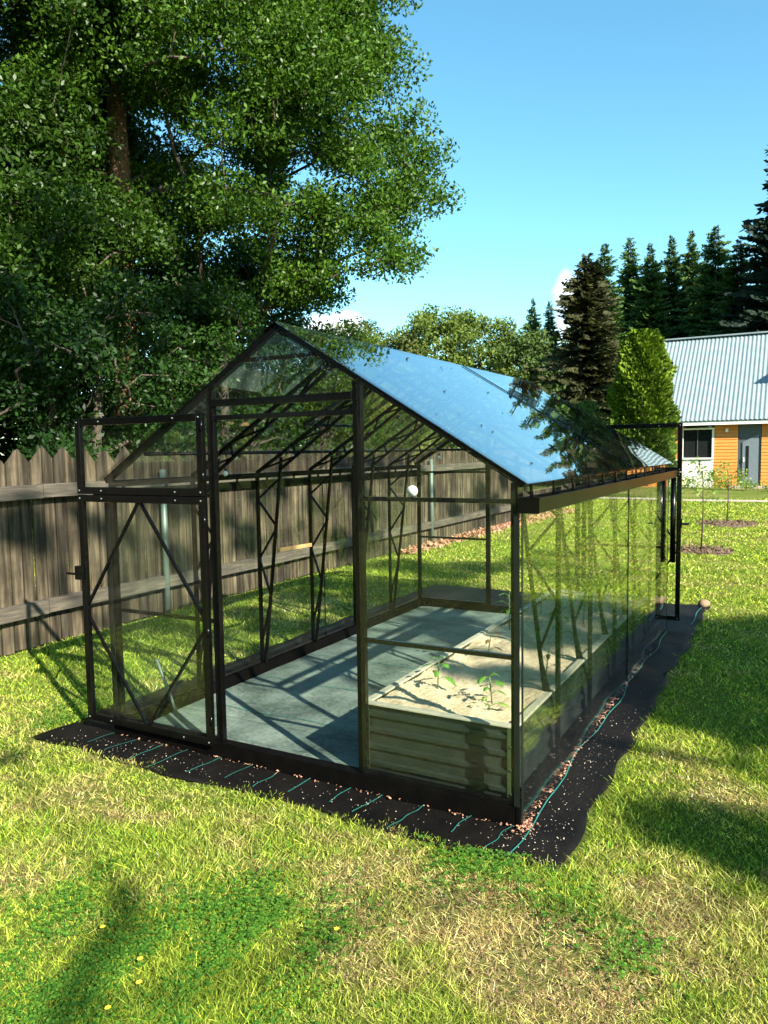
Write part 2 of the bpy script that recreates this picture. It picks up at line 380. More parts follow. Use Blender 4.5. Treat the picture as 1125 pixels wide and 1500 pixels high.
# green marker lines woven in the fabric: short runs along the front, long run down the right side
def wline(pts, w, parent):
    g = MB(); vs = []; fs = []
    P = [Vector(p) for p in pts]
    for i, p in enumerate(P):
        d = (P[min(i+1, len(P)-1)] - P[max(i-1, 0)]).normalized(); r = Vector((d.y, -d.x, 0))
        vs += [p - r*w/2, p + r*w/2]
    for i in range(len(P)-1): fs.append((2*i, 2*i+1, 2*i+3, 2*i+2))
    g.add(vs, fs); return g.build('stripe', M['stripe'], parent)
for k in range(13):
    x = -.03 - .205*k + rng.uniform(-.03, .03); a1, a2, a3 = rng.uniform(.001, .007), rng.uniform(.6, 1.5), rng.uniform(0, 6); sl_ = rng.uniform(.2, .8); n_ = int(rng.uniform(10, 17))
    pts = [(x + a1*math.sin(j*a2*.6 + a3) - .006*j*sl_, -.016 - j*.0175, .0215) for j in range(n_)]
    wline(pts, rng.uniform(.0035, .0055), fab)
pts = [(.045 + .014*math.sin(j*.55) + .01*math.sin(j*1.3) + (.09 if j == 0 else 0)*0, -.27 + j*.14, .0215) for j in range(31)]
wline(pts, .006, fab)
wline([(.2 + .01*math.sin(j), 4.3 + j*.12, .0215) for j in range(8)], .008, fab)
for y in (.62, 1.24, 1.9, 2.55, 3.2):     # stripes showing on the floor inside
    wline([(-2.37 + j*.1, y + .01*math.sin(j), .0365) for j in range(15)], .006, fab)

# chips and petals blown on the fabric
def scatter(name, P, smin, smax, m, lift=.004, seed=0, flat=.35):
    r = np.random.default_rng(seed); n = len(P)
    a = r.uniform(0, 2*PI, n); s = r.uniform(smin, smax, n); el = r.uniform(.35, 1, n)
    u = np.stack([np.cos(a), np.sin(a), r.normal(0, flat, n)], 1)*s[:, None]
    v = np.stack([-np.sin(a), np.cos(a), r.normal(0, flat, n)], 1)*(s*el)[:, None]
    c = P + np.array([0, 0, lift]) + np.array([0, 0, 1])*(s*flat)[:, None]
    V = np.stack([c-u, c-v*.8, c+u, c+v*.8], 1)
    return quads(name, V, m)
L = []
r_ = np.random.default_rng(11)
for cx, cy_, sx, sy, n in ((-1.2, -.16, .9, .07, 200), (.14, .0, .06, .18, 130), (.13, .75, .05, .25, 120), (.15, 1.5, .05, .3, 60), (-2.2, -.17, .35, .06, 110), (.02, -.1, .12, .06, 60)):
    L.append(np.stack([r_.normal(cx, sx, n), r_.normal(cy_, sy, n), np.full(n, .018)], 1))
P = np.concatenate(L); ok = (P[:, 0] < .25) & (P[:, 0] > -2.8) & (P[:, 1] > -.29) & ~((P[:, 0] < .012) & (P[:, 1] > -.012)) & ~((P[:, 0] < -1.6) & (P[:, 1] > -.05))
tag(scatter('fallen_petals', P[ok], .0013, .0042, M['petal'], seed=1), 'small pale petals and seeds lying on the black fabric outside', 'debris', kind='stuff')
L = []
n = 330
L.append(np.stack([.022 + np.abs(r_.normal(0, .012, n)), r_.uniform(-.02, 3.3, n), np.full(n, .018)], 1))
n = 120; L.append(np.stack([r_.uniform(-2.4, 0, n), -.02 - np.abs(r_.normal(0, .012, n)), np.full(n, .018)], 1))
n = 160; L.append(np.stack([r_.normal(.03, .02, n), r_.normal(0, .035, n), np.full(n, .02)], 1))
P = np.concatenate(L); ok = (P[:, 0] > .018) | (P[:, 1] < -.018)
tag(scatter('wood_chips', P[ok], .003, .009, M['leafbed'], seed=2), 'reddish wood chips caught along the foot of the greenhouse plinth', 'debris', kind='stuff')

# ------------------------------------------------------------------ greenhouse
gh = empty('greenhouse', (-GW/2, GL/2, 0))
tag(gh, 'black framed glass greenhouse with gable roof and front and rear doors open', 'greenhouse')
OFF = Vector((-GW/2, GL/2, 0))
def ghp(o):            # meshes are written in world coordinates: take the Empty's place off
    o.location = -OFF; return o
B = .03
g = MB()
g.box((-GW, -.015, .0), (0, .045, HP)); g.box((-GW, GL-.045, .0), (0, GL+.015, HP))
g.box((-.045, .046, .0), (.015, GL-.046, HP)); g.box((-GW-.015, .046, .0), (-GW+.045, GL-.046, HP))
g.box((-.002, -.018, 0), (.0155, -.0155, HP+.004)); g.box((-GW-.0155, -.018, 0), (-GW+.002, -.0155, HP+.004))
ghp(g.build('plinth', M['plinth'], gh, .002))
# gable frames
def gable(y, s):
    g = MB(); y0, y1 = (y, y+B)
    for x in (-GW, -B): g.box((x, y0, HP+.001), (x+B, y1, HE-.01))
    for x in (DL-.022, DR-.022): g.box((x, y0-.003, HP+.001), (x+.044, y1-.003, zr(x+.022)-.02))
    a = Vector((-GW/2, (y0+y1)/2, HR)); 
    for e in (0, -GW):
        q = Vector((e, (y0+y1)/2, HE)); dd = (q-a).normalized()
        g.bar(a, q + dd*.03, B+.004, .034)
    # panel rails either side of the doorway
    for x0, x1 in ((-GW+B, DL-.0225), (DR+.0225, -B)):
        g.box((x0, y0+.006, 1.42), (x1, y1-.002, 1.44)); g.box((x0, y0+.006, .745), (x1, y1-.002, .765))
        g.box((x0, y0+.005, HP+.002), (x1, y1-.001, HP+.016))
    # lintel: two bars over the doorway
    g.box((DL+.0225, y0-.01, 1.895), (DR-.0225, y1+.012, 1.93)); g.box((DL+.0225, y0+.002, 1.825), (DR-.0225, y1+.003, 1.85))
    # collar under the apex
    zc = 2.13; w = (HR-zc)/slope
    g.box((-GW/2-w, y0+.004, zc-.02), (-GW/2+w, y1-.004, zc))
    return ghp(g.build('gable_frame', M['black'], gh, .0015))
gable(0, 1); gable(GL-B, -1)
# interior trusses: V post with zigzag, double rafter chord with struts
def truss(y):
    g = MB(); w = .022
    c = -GW/2
    for s in (-1, 1):
        ex = c + s*(GW/2 - .015)
        ix = lambda t: ex - s*(.03 + .19*t)                     # inner leg offset
        top = HE - .01
        g.bar((ex, y, HP), (ex, y, top), w, w)
        g.bar((ex - s*.03, y, HP), (ix(1), y, top + .11), w*.85, w*.85)
        zz = [.10, .36, .55, .72, .86, .98]
        for k in range(5):
            za, zb = HP + (top-HP)*zz[k], HP + (top-HP)*zz[k+1]
            if k % 2: g.bar((ix(zz[k]), y, za), (ex, y, zb), w*.6, w*.6)
            else: g.bar((ex, y, za), (ix(zz[k+1]), y, zb), w*.6, w*.6)
        # rafter and its inner chord
        A = Vector((ex, y, zr(ex)-.02)); T = Vector((c, y, HR-.02))
        g.bar(A, T, w, w)
        iA = Vector((ix(1), y, top+.11 - .10*0)); off = Vector((-s*slope, 0, -1)).normalized()
        iT = T + Vector((s*.10, 0, -.105)); iA = Vector((ix(1), y, zr(ix(1))-.125))
        g.bar(iA, iT, w*.85, w*.85)
        n = 7
        for k in range(n):
            u0, u1 = k/n, (k+1)/n
            if k % 2: g.bar(A.lerp(T, u1*.94), iA.lerp(iT, u0), w*.55, w*.55)
            else: g.bar(A.lerp(T, u0*.94+.03), iA.lerp(iT, u1), w*.55, w*.55)
    g.box((c-.17, y-w*.4, HR-.145), (c+.17, y+w*.4, HR-.125))
    return ghp(g.build('truss', M['black'], gh))
for k in range(1, 6): truss(k*GL/6)
# long members
g = MB(); g.box((-GW/2-.02, B+.003, HR-.03), (-GW/2+.02, GL-B-.003, HR+.004)); ghp(g.build('ridge_beam', M['black'], gh))
g = MB(); g.add([(-GW/2-.07, -.02, HR-.028), (-GW/2, -.02, HR+.016), (-GW/2+.07, -.02, HR-.028), (-GW/2-.07, GL+.02, HR-.028), (-GW/2, GL+.02, HR+.016), (-GW/2+.07, GL+.02, HR-.028),
    (-GW/2-.07, -.02, HR-.031), (-GW/2, -.02, HR+.012), (-GW/2+.07, -.02, HR-.031), (-GW/2-.07, GL+.02, HR-.031), (-GW/2, GL+.02, HR+.012), (-GW/2+.07, GL+.02, HR-.031)],
    [(0,1,4,3),(1,2,5,4),(9,10,7,6),(10,11,8,7),(0,6,7,1),(1,7,8,2),(3,4,10,9),(4,5,11,10),(0,3,9,6),(2,8,11,5)]); ghp(g.build('ridge_cap', M['black'], gh))
for x, s in ((0, 1), (-GW, -1)):
    g = MB(); g.box((x-s*.034, B+.003, HE-.05), (x-s*.004, GL-B-.003, HE-.012)); 
    g.box((x-s*.03, .055, HP+.001), (x-s*.005, GL-.055, HP+.014)); ghp(g.build('wall_plate', M['black'], gh))
    # gutter: hollow channel with brackets
    g = MB(); xo = x + s*.012; w = s*.088; z0, z1 = 1.385, 1.448; t = .003
    y0, y1 = -.02, GL+.06
    g.box((xo, y0, z0), (xo+w, y1, z0+t)); g.box((xo, y0, z0+t+.0005), (xo+s*t, y1, z1)); g.box((xo+w-s*t, y0, z0+t+.0005), (xo+w, y1, z1))
    gt = ghp(g.build('gutter', M['gutter'], gh, .001))
    for ya in (y0-.004, y1+.001): MB().box((xo-s*.002, ya, z0-.002), (xo+w+s*.002, ya+.003, z1+.002)).build('end_cap', M['black'], gt)
    for k in range(12):
        g = MB(); yy = .12 + k*.345; g.box((xo+s*.004, yy, z1-.02), (xo+w*.9, yy+.018, z1-.006)); g.box((xo+s*.002, yy, z1-.006), (xo+s*.012, yy+.018, HE-.02))
        g.build('bracket', M['black'], gt)
g = MB(); g.tube([(-2.2, .05, 1.655), (-2.2, GL-.05, 1.655)], .011, 8); ghp(g.build('purlin', M['black'], gh))
g = MB(); g.tube([(-2.2, GL-.06, 1.655), (-.25, GL-.06, 1.655)], .011, 8); ghp(g.build('tie_rod', M['black'], gh))
g = MB(); g.tube([(.062, GL+.035, 1.39), (.062, GL+.035, .62)], .024, 10); ghp(g.build('downpipe', M['black'], gh))
# glass
def pane(vs, nrm, t=.004, m=None):
    n = Vector(nrm).normalized()*t; k = len(vs); V = [Vector(v) for v in vs]
    fs = [tuple(range(k)), tuple(2*k-1-i for i in range(k))] + [(i, i+k, (i+1) % k + k, (i+1) % k)[::1] for i in range(k)]
    g = MB(); g.add([v+n for v in V] + [v for v in V], fs)
    return ghp(g.build('glass_pane', m or M['glass'], gh))
for y in (-.006, GL+.002):
    for x0, x1 in ((-GW+.004, DL-.004), (DR+.004, -.004)):
        zt0, zt1 = zr(x0)-.005, zr(x1)-.005
        pane([(x0, y, HP+.006), (x1, y, HP+.006), (x1, y, zt1), (x0, y, zt0)], (0, -1, 0))
    # glass over the doorway lintel
    pane([(DL+.02, y, 1.915), (DR-.02, y, 1.915), (DR-.02, y, zr(DR-.02)-.02), (-GW/2, y, HR-.03), (DL+.02, y, zr(DL+.02)-.02)], (0, -1, 0))
SEAM = 2.27
for x, s in ((.0165, 1), (-GW-.0165, -1)):
    for y0, y1 in ((-.004, SEAM-.003), (SEAM+.003, GL+.004)):
        pane([(x, y0, .022), (x, y1, .022), (x, y1, HE-.137), (x, y0, HE-.137)], (s, 0, 0))
        x2 = x - s*.0145
        pane([(x2, y0, HE-.133), (x2, y1, HE-.133), (x2, y1, HE-.03), (x2, y0, HE-.03)], (s, 0, 0))
for s in (1, -1):
    e = -GW/2 + s*(GW/2+.055); ez = HE - slope*.055 + .02
    for k, (y0, y1) in enumerate(((-.03, SEAM-.003), (SEAM+.003, GL+.03))):
        dz = .003*k
        pane([(-GW/2+s*.012, y0, HR+.008-dz), (e, y0, ez+dz), (e, y1, ez-dz), (-GW/2+s*.012, y1, HR+.008+dz)], (s*slope, 0, 1), m=M['roofglass'])
    # joint strip
    g = MB(); g.bar((-GW/2+s*.03, SEAM, HR+.008), (e, SEAM, ez+.008), .012, .006); ghp(g.build('joint_strip', M['black'], gh))
for x in (.021, -GW-.027):
    g = MB(); g.box((x, SEAM-.005, .03), (x+.005, SEAM+.005, HE-.14)); ghp(g.build('joint_strip', M['black'], gh))
for x, s in ((0, 1), (-GW, -1)):
    for y in (-.014, GL+.008):
        g = MB(); g.box((x-s*.012, y, HP+.005), (x+s*.012, y+.004, HE-.14)); g.box((x+s*.021, y, .03), (x+s*.024, y+.02, HE-.14)); ghp(g.build('corner_strip', M['strip'], gh))

# two-piece doors, both folded fully back
def door(name, x0, x1, y, z0, z1, hinge, low=True):
    b = .040
    g = MB()
    g.box((x0, y-.014, z0), (x0+b, y+.014, z1)); g.box((x1-b, y-.014, z0), (x1, y+.014, z1))
    g.box((x0+b, y-.013, z0), (x1-b, y+.013, z0+b)); g.box((x0+b, y-.013, z1-b), (x1-b, y+.013, z1))
    o = ghp(g.build(name, M['black'], gh, .002))
    g = MB(); g.box((x0+.012, y+.0145, z0+.012), (x1-.012, y+.0185, z1-.012)); g.build('glass_pane', M['glass'], o)
    if low:
        g = MB(); xm = (x0+x1)/2; zm = (z0+z1)/2 - .0; w = .016
        pts = [(xm-.01, z1-b, x0+b, zm+.03), (xm+.01, z1-b, x1-b, zm+.03), (x0+b, zm-.05, xm-.01, z0+b), (x1-b, zm-.05, xm+.01, z0+b)]
        for a, bz, c, dz in pts: g.bar((a, y, bz), (c, y, dz), w, .014)
        g.build('brace', M['black'], o)
        hx = x0 if hinge > 0 else x1
        g = MB(); g.box((hx-.012 if hinge > 0 else hx-.03, y-.05, .93), (hx+.03 if hinge > 0 else hx+.012, y-.0145, 1.01))
        g.bar((hx+.02*hinge, y-.055, .965), (hx-.07*hinge, y-.055, .965), .016, .012)
        g.bar((hx+.01*hinge, y+.02, .965), (hx-.06*hinge, y+.06, .965), .014, .012)
        g.build('handle', M['black'], o, .002)
    hx = x1+.004 if hinge > 0 else x0-.004
    for z in ((z0+.12, z0+.6, z1-.15) if low else (z0+.08, z1-.09)): MB().tube([(hx, y-.018, z), (hx, y-.018, z+.05)], .007, 8).build('hinge', M['black'], o)
    # bolts
    for zz in (z0+b/2, z1-b/2):
        for xx in (x0+b/2, x1-b/2, x0+.2, x1-.2):
            MB().tube([(xx, y-.019, zz), (xx, y-.0145, zz)], .005, 6).build('bolt', M['galvpost'], o)
    return o
door('door_leaf', -2.65, -1.686, -.035, .085, 1.425, 1, True)
door('door_hatch', -2.65, -1.686, -.035, 1.43, 1.862, 1, False)
door('door_leaf', -.76, .125, GL+.08, .085, 1.425, -1, True)
door('door_hatch', -.76, .125, GL+.08, 1.43, 1.862, -1, False)
# roof vent on the left slope, ajar (seen through the doorway from below)
def vent():
    y0, y1 = 1.45, 2.2; x0 = -GW/2-.25; x1 = -GW/2-.85
    a = Vector((x0, 0, zr(x0)+.04)); e = Vector((x1, 0, zr(x1)+.10))
    g = MB()
    for y in (y0, y1): g.bar((a.x, y, a.z), (e.x, y, e.z), .02, .02)
    g.bar((a.x, y0, a.z), (a.x, y1, a.z), .02, .02); g.bar((e.x, y0, e.z), (e.x, y1, e.z), .02, .02)
    o = ghp(g.build('roof_vent', M['black'], gh))
    g = MB(); g.add([(a.x, y0, a.z+.012), (a.x, y1, a.z+.012), (e.x, y1, e.z+.012), (e.x, y0, e.z+.012), (a.x, y0, a.z+.016), (a.x, y1, a.z+.016), (e.x, y1, e.z+.016), (e.x, y0, e.z+.016)],
        [(3,2,1,0),(4,5,6,7),(0,1,5,4),(1,2,6,5),(2,3,7,6),(3,0,4,7)]); g.build('glass_pane', M['roofglass'], o)
vent()

# ------------------------------------------------------------------ raised bed
bx0, bx1, by0, by1, bh = -.835, -.065, .14, 3.45, .40
bed = empty('raised_bed', ((bx0+bx1)/2, (by0+by1)/2, 0))
tag(bed, 'long corrugated grey green metal raised bed of dry sandy soil inside the greenhouse', 'raised bed')
BO = Vector(((bx0+bx1)/2, (by0+by1)/2, 0))
def bp_(o): o.location = -BO; return o
def corr(p, q, n):
    """corrugated sheet from p to q, ribs running lengthwise, outward normal n"""
    prof = []; zc = .03; 
    H = bh-.012
    k = 0; z = .028
    ribs = [.10, .185, .27, .35]
    zs = [.028]
    out = [0]
    for rz in ribs:
        for dz, o in ((-.016, 0), (-.009, .015), (.009, .015), (.015, 0)): zs.append(rz+dz); out.append(o)
    zs.append(H); out.append(0)
    g = MB(); P, Q, n = Vector(p), Vector(q), Vector(n); vs = []
    for z, o in zip(zs, out):
        for c in (P, Q): vs.append(Vector((c.x, c.y, z)) + n*o)
    m = len(zs); inner = [v - n*.012 - n*0 for v in vs]
    for i in range(len(inner)): inner[i] = Vector((inner[i].x, inner[i].y, inner[i].z))
    fs = [(2*i, 2*i+1, 2*i+3, 2*i+2) for i in range(m-1)]
    fs += [tuple(x+2*m for x in f[::-1]) for f in fs]
    g.add(vs+inner, fs); return bp_(g.build('side_panel', M['galv'], bed))
corr((bx0+.01, by0, 0), (bx1-.01, by0, 0), (0, -1, 0)); corr((bx1-.01, by1, 0), (bx0+.01, by1, 0), (0, 1, 0))
corr((bx1, by0+.01, 0), (bx1, by1-.01, 0), (1, 0, 0)); corr((bx0, by1-.01, 0), (bx0, by0+.01, 0), (-1, 0, 0))
M['bedpost'] = surf('bed_corner_steel', (.022, .036, .016), (.04, .055, .022), rough=.4, metal=.0, scale=12, bump=.1)
for x, y in ((bx0, by0), (bx1, by0), (bx0, by1), (bx1, by1)):
    sx = 1 if x == bx1 else -1; sy = 1 if y == by1 else -1; g = MB()
    g.box((x-sx*.025, y+sy*.0165, .026), (x+sx*.018, y+sy*.0195, bh-.006)); g.box((x+sx*.0155, y+sy*.016, .026), (x+sx*.0185, y-sy*.025, bh-.006))
    for z in (.09, .2, .31): g.tube([(x-sx*.008, y+sy*.0195, z), (x-sx*.008, y+sy*.024, z)], .005, 8)
    bp_(g.build('corner_post', M['bedpost'], bed))
g = MB(); t = .020
g.box((bx0-t, by0-t, bh-.004), (bx1+t, by0+t, bh+.008)); g.box((bx0-t, by1-t, bh-.004), (bx1+t, by1+t, bh+.008))
g.box((bx0-t, by0+t+.001, bh-.004), (bx0+t, by1-t-.001, bh+.008)); g.box((bx1-t, by0+t+.001, bh-.004), (bx1+t, by1-t-.001, bh+.008))
M['rimm'] = surf('bed_rim', (.26, .25, .18), (.38, .36, .27), rough=.6, scale=20, bump=.1)
bp_(g.build('rim', M['rimm'], bed, .003))
nx, ny = 60, 240; vs_ = []; fs_ = []
for j in range(ny+1):
    for i in range(nx+1):
        x = bx0+.0135 + (bx1-bx0-.027)*i/nx; y = by0+.0135 + (by1-by0-.027)*j/ny
        z = bh - .012 + .012*float(field(np.array(x), np.array(y), 9, 3)) + rng.normal(0, .0022) + .006*math.sin(x*31+y*17)
        vs_.append((x, y, z))
for j in range(ny):
    for i in range(nx):
        a = j*(nx+1)+i; fs_.append((a, a+1, a+nx+2, a+nx+1))
g = MB(); g.add(vs_, fs_, True); bp_(g.build('soil', M['soil'], bed))
# crumbs and straw on the soil
n = 1100; P = np.stack([r_.uniform(bx0+.03, bx1-.03, n), r_.uniform(by0+.03, by1-.03, n), np.full(n, bh-.004)], 1)
tag(scatter('soil_crumbs', P, .002, .007, surf('crumbs', (.10, .07, .045), (.36, .29, .2), rough=1, scale=80, bump=0), seed=3), 'dark crumbs and bits of straw on the raised bed soil', 'debris', kind='stuff')

# seedlings
def seedling(x, y, h, nl, seed, label, tint):
    nl = nl + 3 if nl > 4 else nl
    r = np.random.default_rng(seed); e = empty('seedling', (x, y, bh-.01)); tag(e, label, 'seedling', 'young plants in the raised bed')
    g = MB(); lean = r.uniform(-.02, .02, 2); top = Vector((lean[0], lean[1], h))
    g.tube([(0, 0, 0), (lean[0]*.4, lean[1]*.4, h*.5), top], [.004, .0035, .002], 6)
    tips = []
    for k in range(nl):
        a = k*2.4 + r.uniform(-.3, .3); z = h*(.35 + .65*k/max(nl-1, 1)); L = r.uniform(.04, .066)*(1 if k < nl-1 else .6)
        b = Vector((lean[0]*z/h, lean[1]*z/h, z)); t = b + Vector((math.cos(a)*L*.7, math.sin(a)*L*.7, .02))
        g.tube([b, t], [.002, .0015], 5, False); tips.append((t, a, L))
    g.build('stem', M['stemm'], e)
    vs = []; fs = []
    for t, a, L in tips:
        d = Vector((math.cos(a), math.sin(a), r.uniform(-.35, .15))).normalized(); s = Vector((-math.sin(a), math.cos(a), 0)); n = d.cross(s)
        W_ = L*.33
        prof = [(0, .0), (.2, .85), (.28, .6), (.45, 1.0), (.52, .7), (.72, .7), (1.0, 0)]
        base = len(vs); 
        for u, w in prof:
            c = t + d*L*u*1.15 - Vector((0, 0, 1))*L*.35*u*u
            vs += [c - s*W_*w + Vector((0,0,.12*W_*w)), c, c + s*W_*w + Vector((0,0,.12*W_*w))]
        for i in range(6):
            for j in range(2):
                q = base + i*3 + j; fs.append((q, q+1, q+4, q+3))
    g = MB(); g.add(vs, fs, True); o = g.build('leaves', tint, e)
    md = o.modifiers.new('t', 'SOLIDIFY'); md.thickness = .0006
def flat_leaf(name, c, tr):
    m, nt, out = new_mat(name)
    n = noise(nt, 30, 3, .5, coords(nt)); r = ramp(nt, n.outputs[0], [(.3, tuple(k*.8 for k in c)), (.7, c)])
    b = N(nt, 'ShaderNodeBsdfPrincipled'); b.inputs['Roughness'].default_value = .45; t = N(nt, 'ShaderNodeBsdfTranslucent')
    nt.links.new(r.outputs[0], b.inputs[0]); t.inputs[0].default_value = (c[0]*1.6, c[1]*1.6, c[2], 1)
    mx = N(nt, 'ShaderNodeMixShader'); mx.inputs[0].default_value = tr; nt.links.new(b.outputs[0], mx.inputs[1]); nt.links.new(t.outputs[0], mx.inputs[2])
    nt.links.new(mx.outputs[0], out.inputs[0]); return m
M['stemm'] = flat_leaf('stem_green', (.10, .16, .04), .1)
M['pl1'] = flat_leaf('seedling_leaf', (.13, .32, .04), .4); M['pl2'] = flat_leaf('seedling_leaf_pale', (.28, .42, .06), .4)
M['pl3'] = flat_leaf('dry_leaf', (.25, .15, .04), .3)
for a in ((-.617, .52, .15, 5, 1, 'small green seedling near the front left corner of the raised bed', M['pl1']),
          (-.275, .42, .14, 6, 2, 'bright green seedling near the front right of the raised bed', M['pl1']),
          (-.25, .33, .05, 3, 3, 'tiny pale yellow green seedling just in front of the bright green one', M['pl2']),
          (-.16, .95, .16, 4, 4, 'browned wilting seedling close to the right wall glass behind the corner post', M['pl3']),
          (-.60, 1.22, .12, 4, 5, 'thin dark seedling at the left edge of the bed halfway along its sunny part', M['pl3']),
          (-.72, 1.95, .26, 6, 6, 'tall green seedling in the shaded part of the bed left of the corner post', M['pl1']),
          (-.66, 2.5, .30, 7, 7, 'tall leafy seedling against the far end seen left of the corner post', M['pl1']),
          (-.25, 1.6, .28, 8, 8, 'leafy green seedling just right of the corner post behind the side glass', M['pl1']),
          (-.3, 2.35, .36, 9, 9, 'tallest leafy plant in the far shaded part of the bed', M['pl1']),
          (-.35, 3.1, .34, 9, 10, 'leafy plant at the far end of the bed near the rear gable', M['pl2'])):
    seedling(*a)

# ------------------------------------------------------------------ small things in the greenhouse
th = empty('thermometer', (-.516, .047, 1.467), .3); th.scale = (.52, .8, .52); tag(th, 'round white dial thermometer clipped above the front glazing rail right of the doorway', 'thermometer')
g = MB(); g.tube([(0, 0, 0), (0, -.016, 0)], .048, 28); g.build('dial', M['white'], th)
g = MB(); g.bar((0, -.0175, 0), (.022, -.0175, .018), .003, .001); g.bar((0, -.0175, 0), (-.014, -.0175, -.01), .004, .001)
for k in range(11):
    a = -2.2 + k*.44; g.bar((math.sin(a)*.036, -.0172, math.cos(a)*.036), (math.sin(a)*.043, -.0172, math.cos(a)*.043), .002, .001)
g.build('needle', M['dial'], th)
g = MB(); g.box((-.012, -.014, -.085), (.012, -.002, -.044)); g.build('clip', M['black'], th)
o = MB().bar((-2.37, 1.50, .925), (-2.37, 1.93, .915), .022, .028).build('wooden_batten', M['wood'])
tag(o, 'short bare orange wooden batten fixed between two left wall trusses', 'batten')
o = MB().tube([(-2.325, .35, .04), (-2.40, .27, .40)], .010, 10).build('pale_rod', M['galvpost'])
tag(o, 'short pale rod leaning on the inside of the left wall', 'rod')
M['bulb'] = surf('bulb_white', (.85, .84, .8), (.9, .89, .86), rough=.2, bump=0)
for k, (x, y, z, lb) in enumerate(((-2.22, .85, 1.645, 'small white bulb hanging at the left post beside the doorway, upper one'), (-2.26, .80, 1.54, 'small white bulb hanging below the purlin beside the left doorway post'),
      (-2.17, 1.44, 1.64, 'small white bulb hanging from the purlin in the middle of the doorway'), (-2.14, 3.9, 1.60, 'small white bulb hanging in front of the rear gable'))):
    e = empty('light_bulb', (x, y, z)); tag(e, lb, 'light bulb', 'small white bulbs under the roof')
    g = MB(); prof = [(.0, .0015), (-.004, .010), (-.012, .016), (-.022, .017), (-.032, .012), (-.037, .003)]
    g.tube([(0, 0, z_) for z_, _ in prof], [q for _, q in prof], 12); g.build('globe', M['bulb'], e)
    g = MB(); g.tube([(0, 0, .0), (0, 0, .018)], .007, 8); g.build('socket', M['black'], e)

# ------------------------------------------------------------------ stones behind the greenhouse
def stone(x, y, s, seed, label):
    r = np.random.default_rng(seed); g = MB(); n, m = 20, 12; vs = [(0, 0, -1)]; 
    for j in range(1, m):
        for i in range(n):
            t = PI*j/m - PI/2; a = 2*PI*i/n; vs.append((math.cos(t)*math.cos(a), math.cos(t)*math.sin(a), math.sin(t)))
    vs.append((0, 0, 1)); V = np.array(vs)
    d = 1 + .10*field(V[:, 0]*2, V[:, 1]*2 + V[:, 2]*1.3, 1.3, seed); V = V*d[:, None]*np.array([s, s*.8, s*.72]); V[:, 2] += s*.5
    fs = []
    for i in range(n):
        fs.append((0, 1+(i+1) % n, 1+i)); b = 1+(m-2)*n; fs.append((len(vs)-1, b+i, b+(i+1) % n))
        for j in range(m-2):
            q = 1+j*n; fs.append((q+i, q+(i+1) % n, q+n+(i+1) % n, q+n+i))
    g.add(V.tolist(), fs, True); o = g.build('stone', M['stone']); o.location = (x, y, .01)
    tag(o, label, 'stone', 'stones weighing down the fabric')
stone(.215, 5.25, .062, 1, 'rounded tan stone on the far right corner of the fabric')
stone(-.27, 5.23, .058, 2, 'pale stone at the fabric edge seen behind the far side glass')

# ------------------------------------------------------------------ fence
FX = -4.70
fe = empty('wooden_fence', (FX, 8, 0)); tag(fe, 'weathered grey brown board fence with pointed tops left of the greenhouse', 'fence')
g = MB(); bw = .115
for k in range(-34, 190):
    y0 = k*bw + .008; y1 = (k+1)*bw - .008
    hi = 1.715 + .02*math.sin(k*.7) + rng.uniform(-.012, .012); lo = hi - .112
    za, zb = (lo, hi) if k % 2 == 0 else (hi, lo)
    x0 = FX - .012 + rng.uniform(-.004, .004); x1 = x0 + .02; z0 = .02 + rng.uniform(-.01, .01)
    g.add([(x0,y0,z0),(x1,y0,z0),(x1,y1,z0),(x0,y1,z0),(x0,y0,za),(x1,y0,za),(x1,y1,zb),(x0,y1,zb)], [(0,3,2,1),(4,5,6,7),(0,1,5,4),(1,2,6,5),(2,3,7,6),(3,0,4,7)])
o = g.build('board_panel', M['fence'], fe); o.location = (-FX, -8, 0)
for z in (1.345, .35):
    for y0, y1 in ((-3.9, -1.5), (-1.494, 1.2), (1.206, 4.0), (4.006, 6.8), (6.806, 9.6), (9.606, 12.4), (12.406, 15.2), (15.206, 18), (18.006, 21.8)):
        g = MB(); j = .015*math.sin(y0); g.bar((FX+.054, y0, z+j), (FX+.054, y1, z-j*.6), .085, .115)
        o = g.build('rail', M['rail'], fe); o.location = (-FX, -8, 0)
for y in (-2.6, .35, 3.2, 5.9, 11.6, 14.4, 17.2):
    g = MB(); g.box((FX-.13, y, 0), (FX-.015, y+.1, 1.45)); o = g.build('post', M['rail'], fe); o.location = (-FX, -8, 0)
for y in (2.6, 9.0):
    g = MB(); g.tube([(FX+.085, y, 0), (FX+.085, y, 1.5)], .032, 12); o = g.build('post', M['galvpost'], fe); o.location = (-FX, -8, 0)
    o['label'] = 'pale grey green round metal post'
# second fence run closing the far side (meets the first behind the leaf bed)
# reddish leaf litter / bark strip along the fence
n = 5200; yy = r_.uniform(7.6, 17, n); xx = -4.58 + np.abs(r_.normal(0, .20, n))*(.6 + .07*(yy-7))
P = np.stack([xx, yy, np.abs(r_.normal(.01, .02, n))], 1)
tag(scatter('bark_chips', P, .015, .045, M['leafbed'], seed=5, flat=.5), 'strip of reddish bark chips along the foot of the far fence', 'bark chips', kind='stuff')

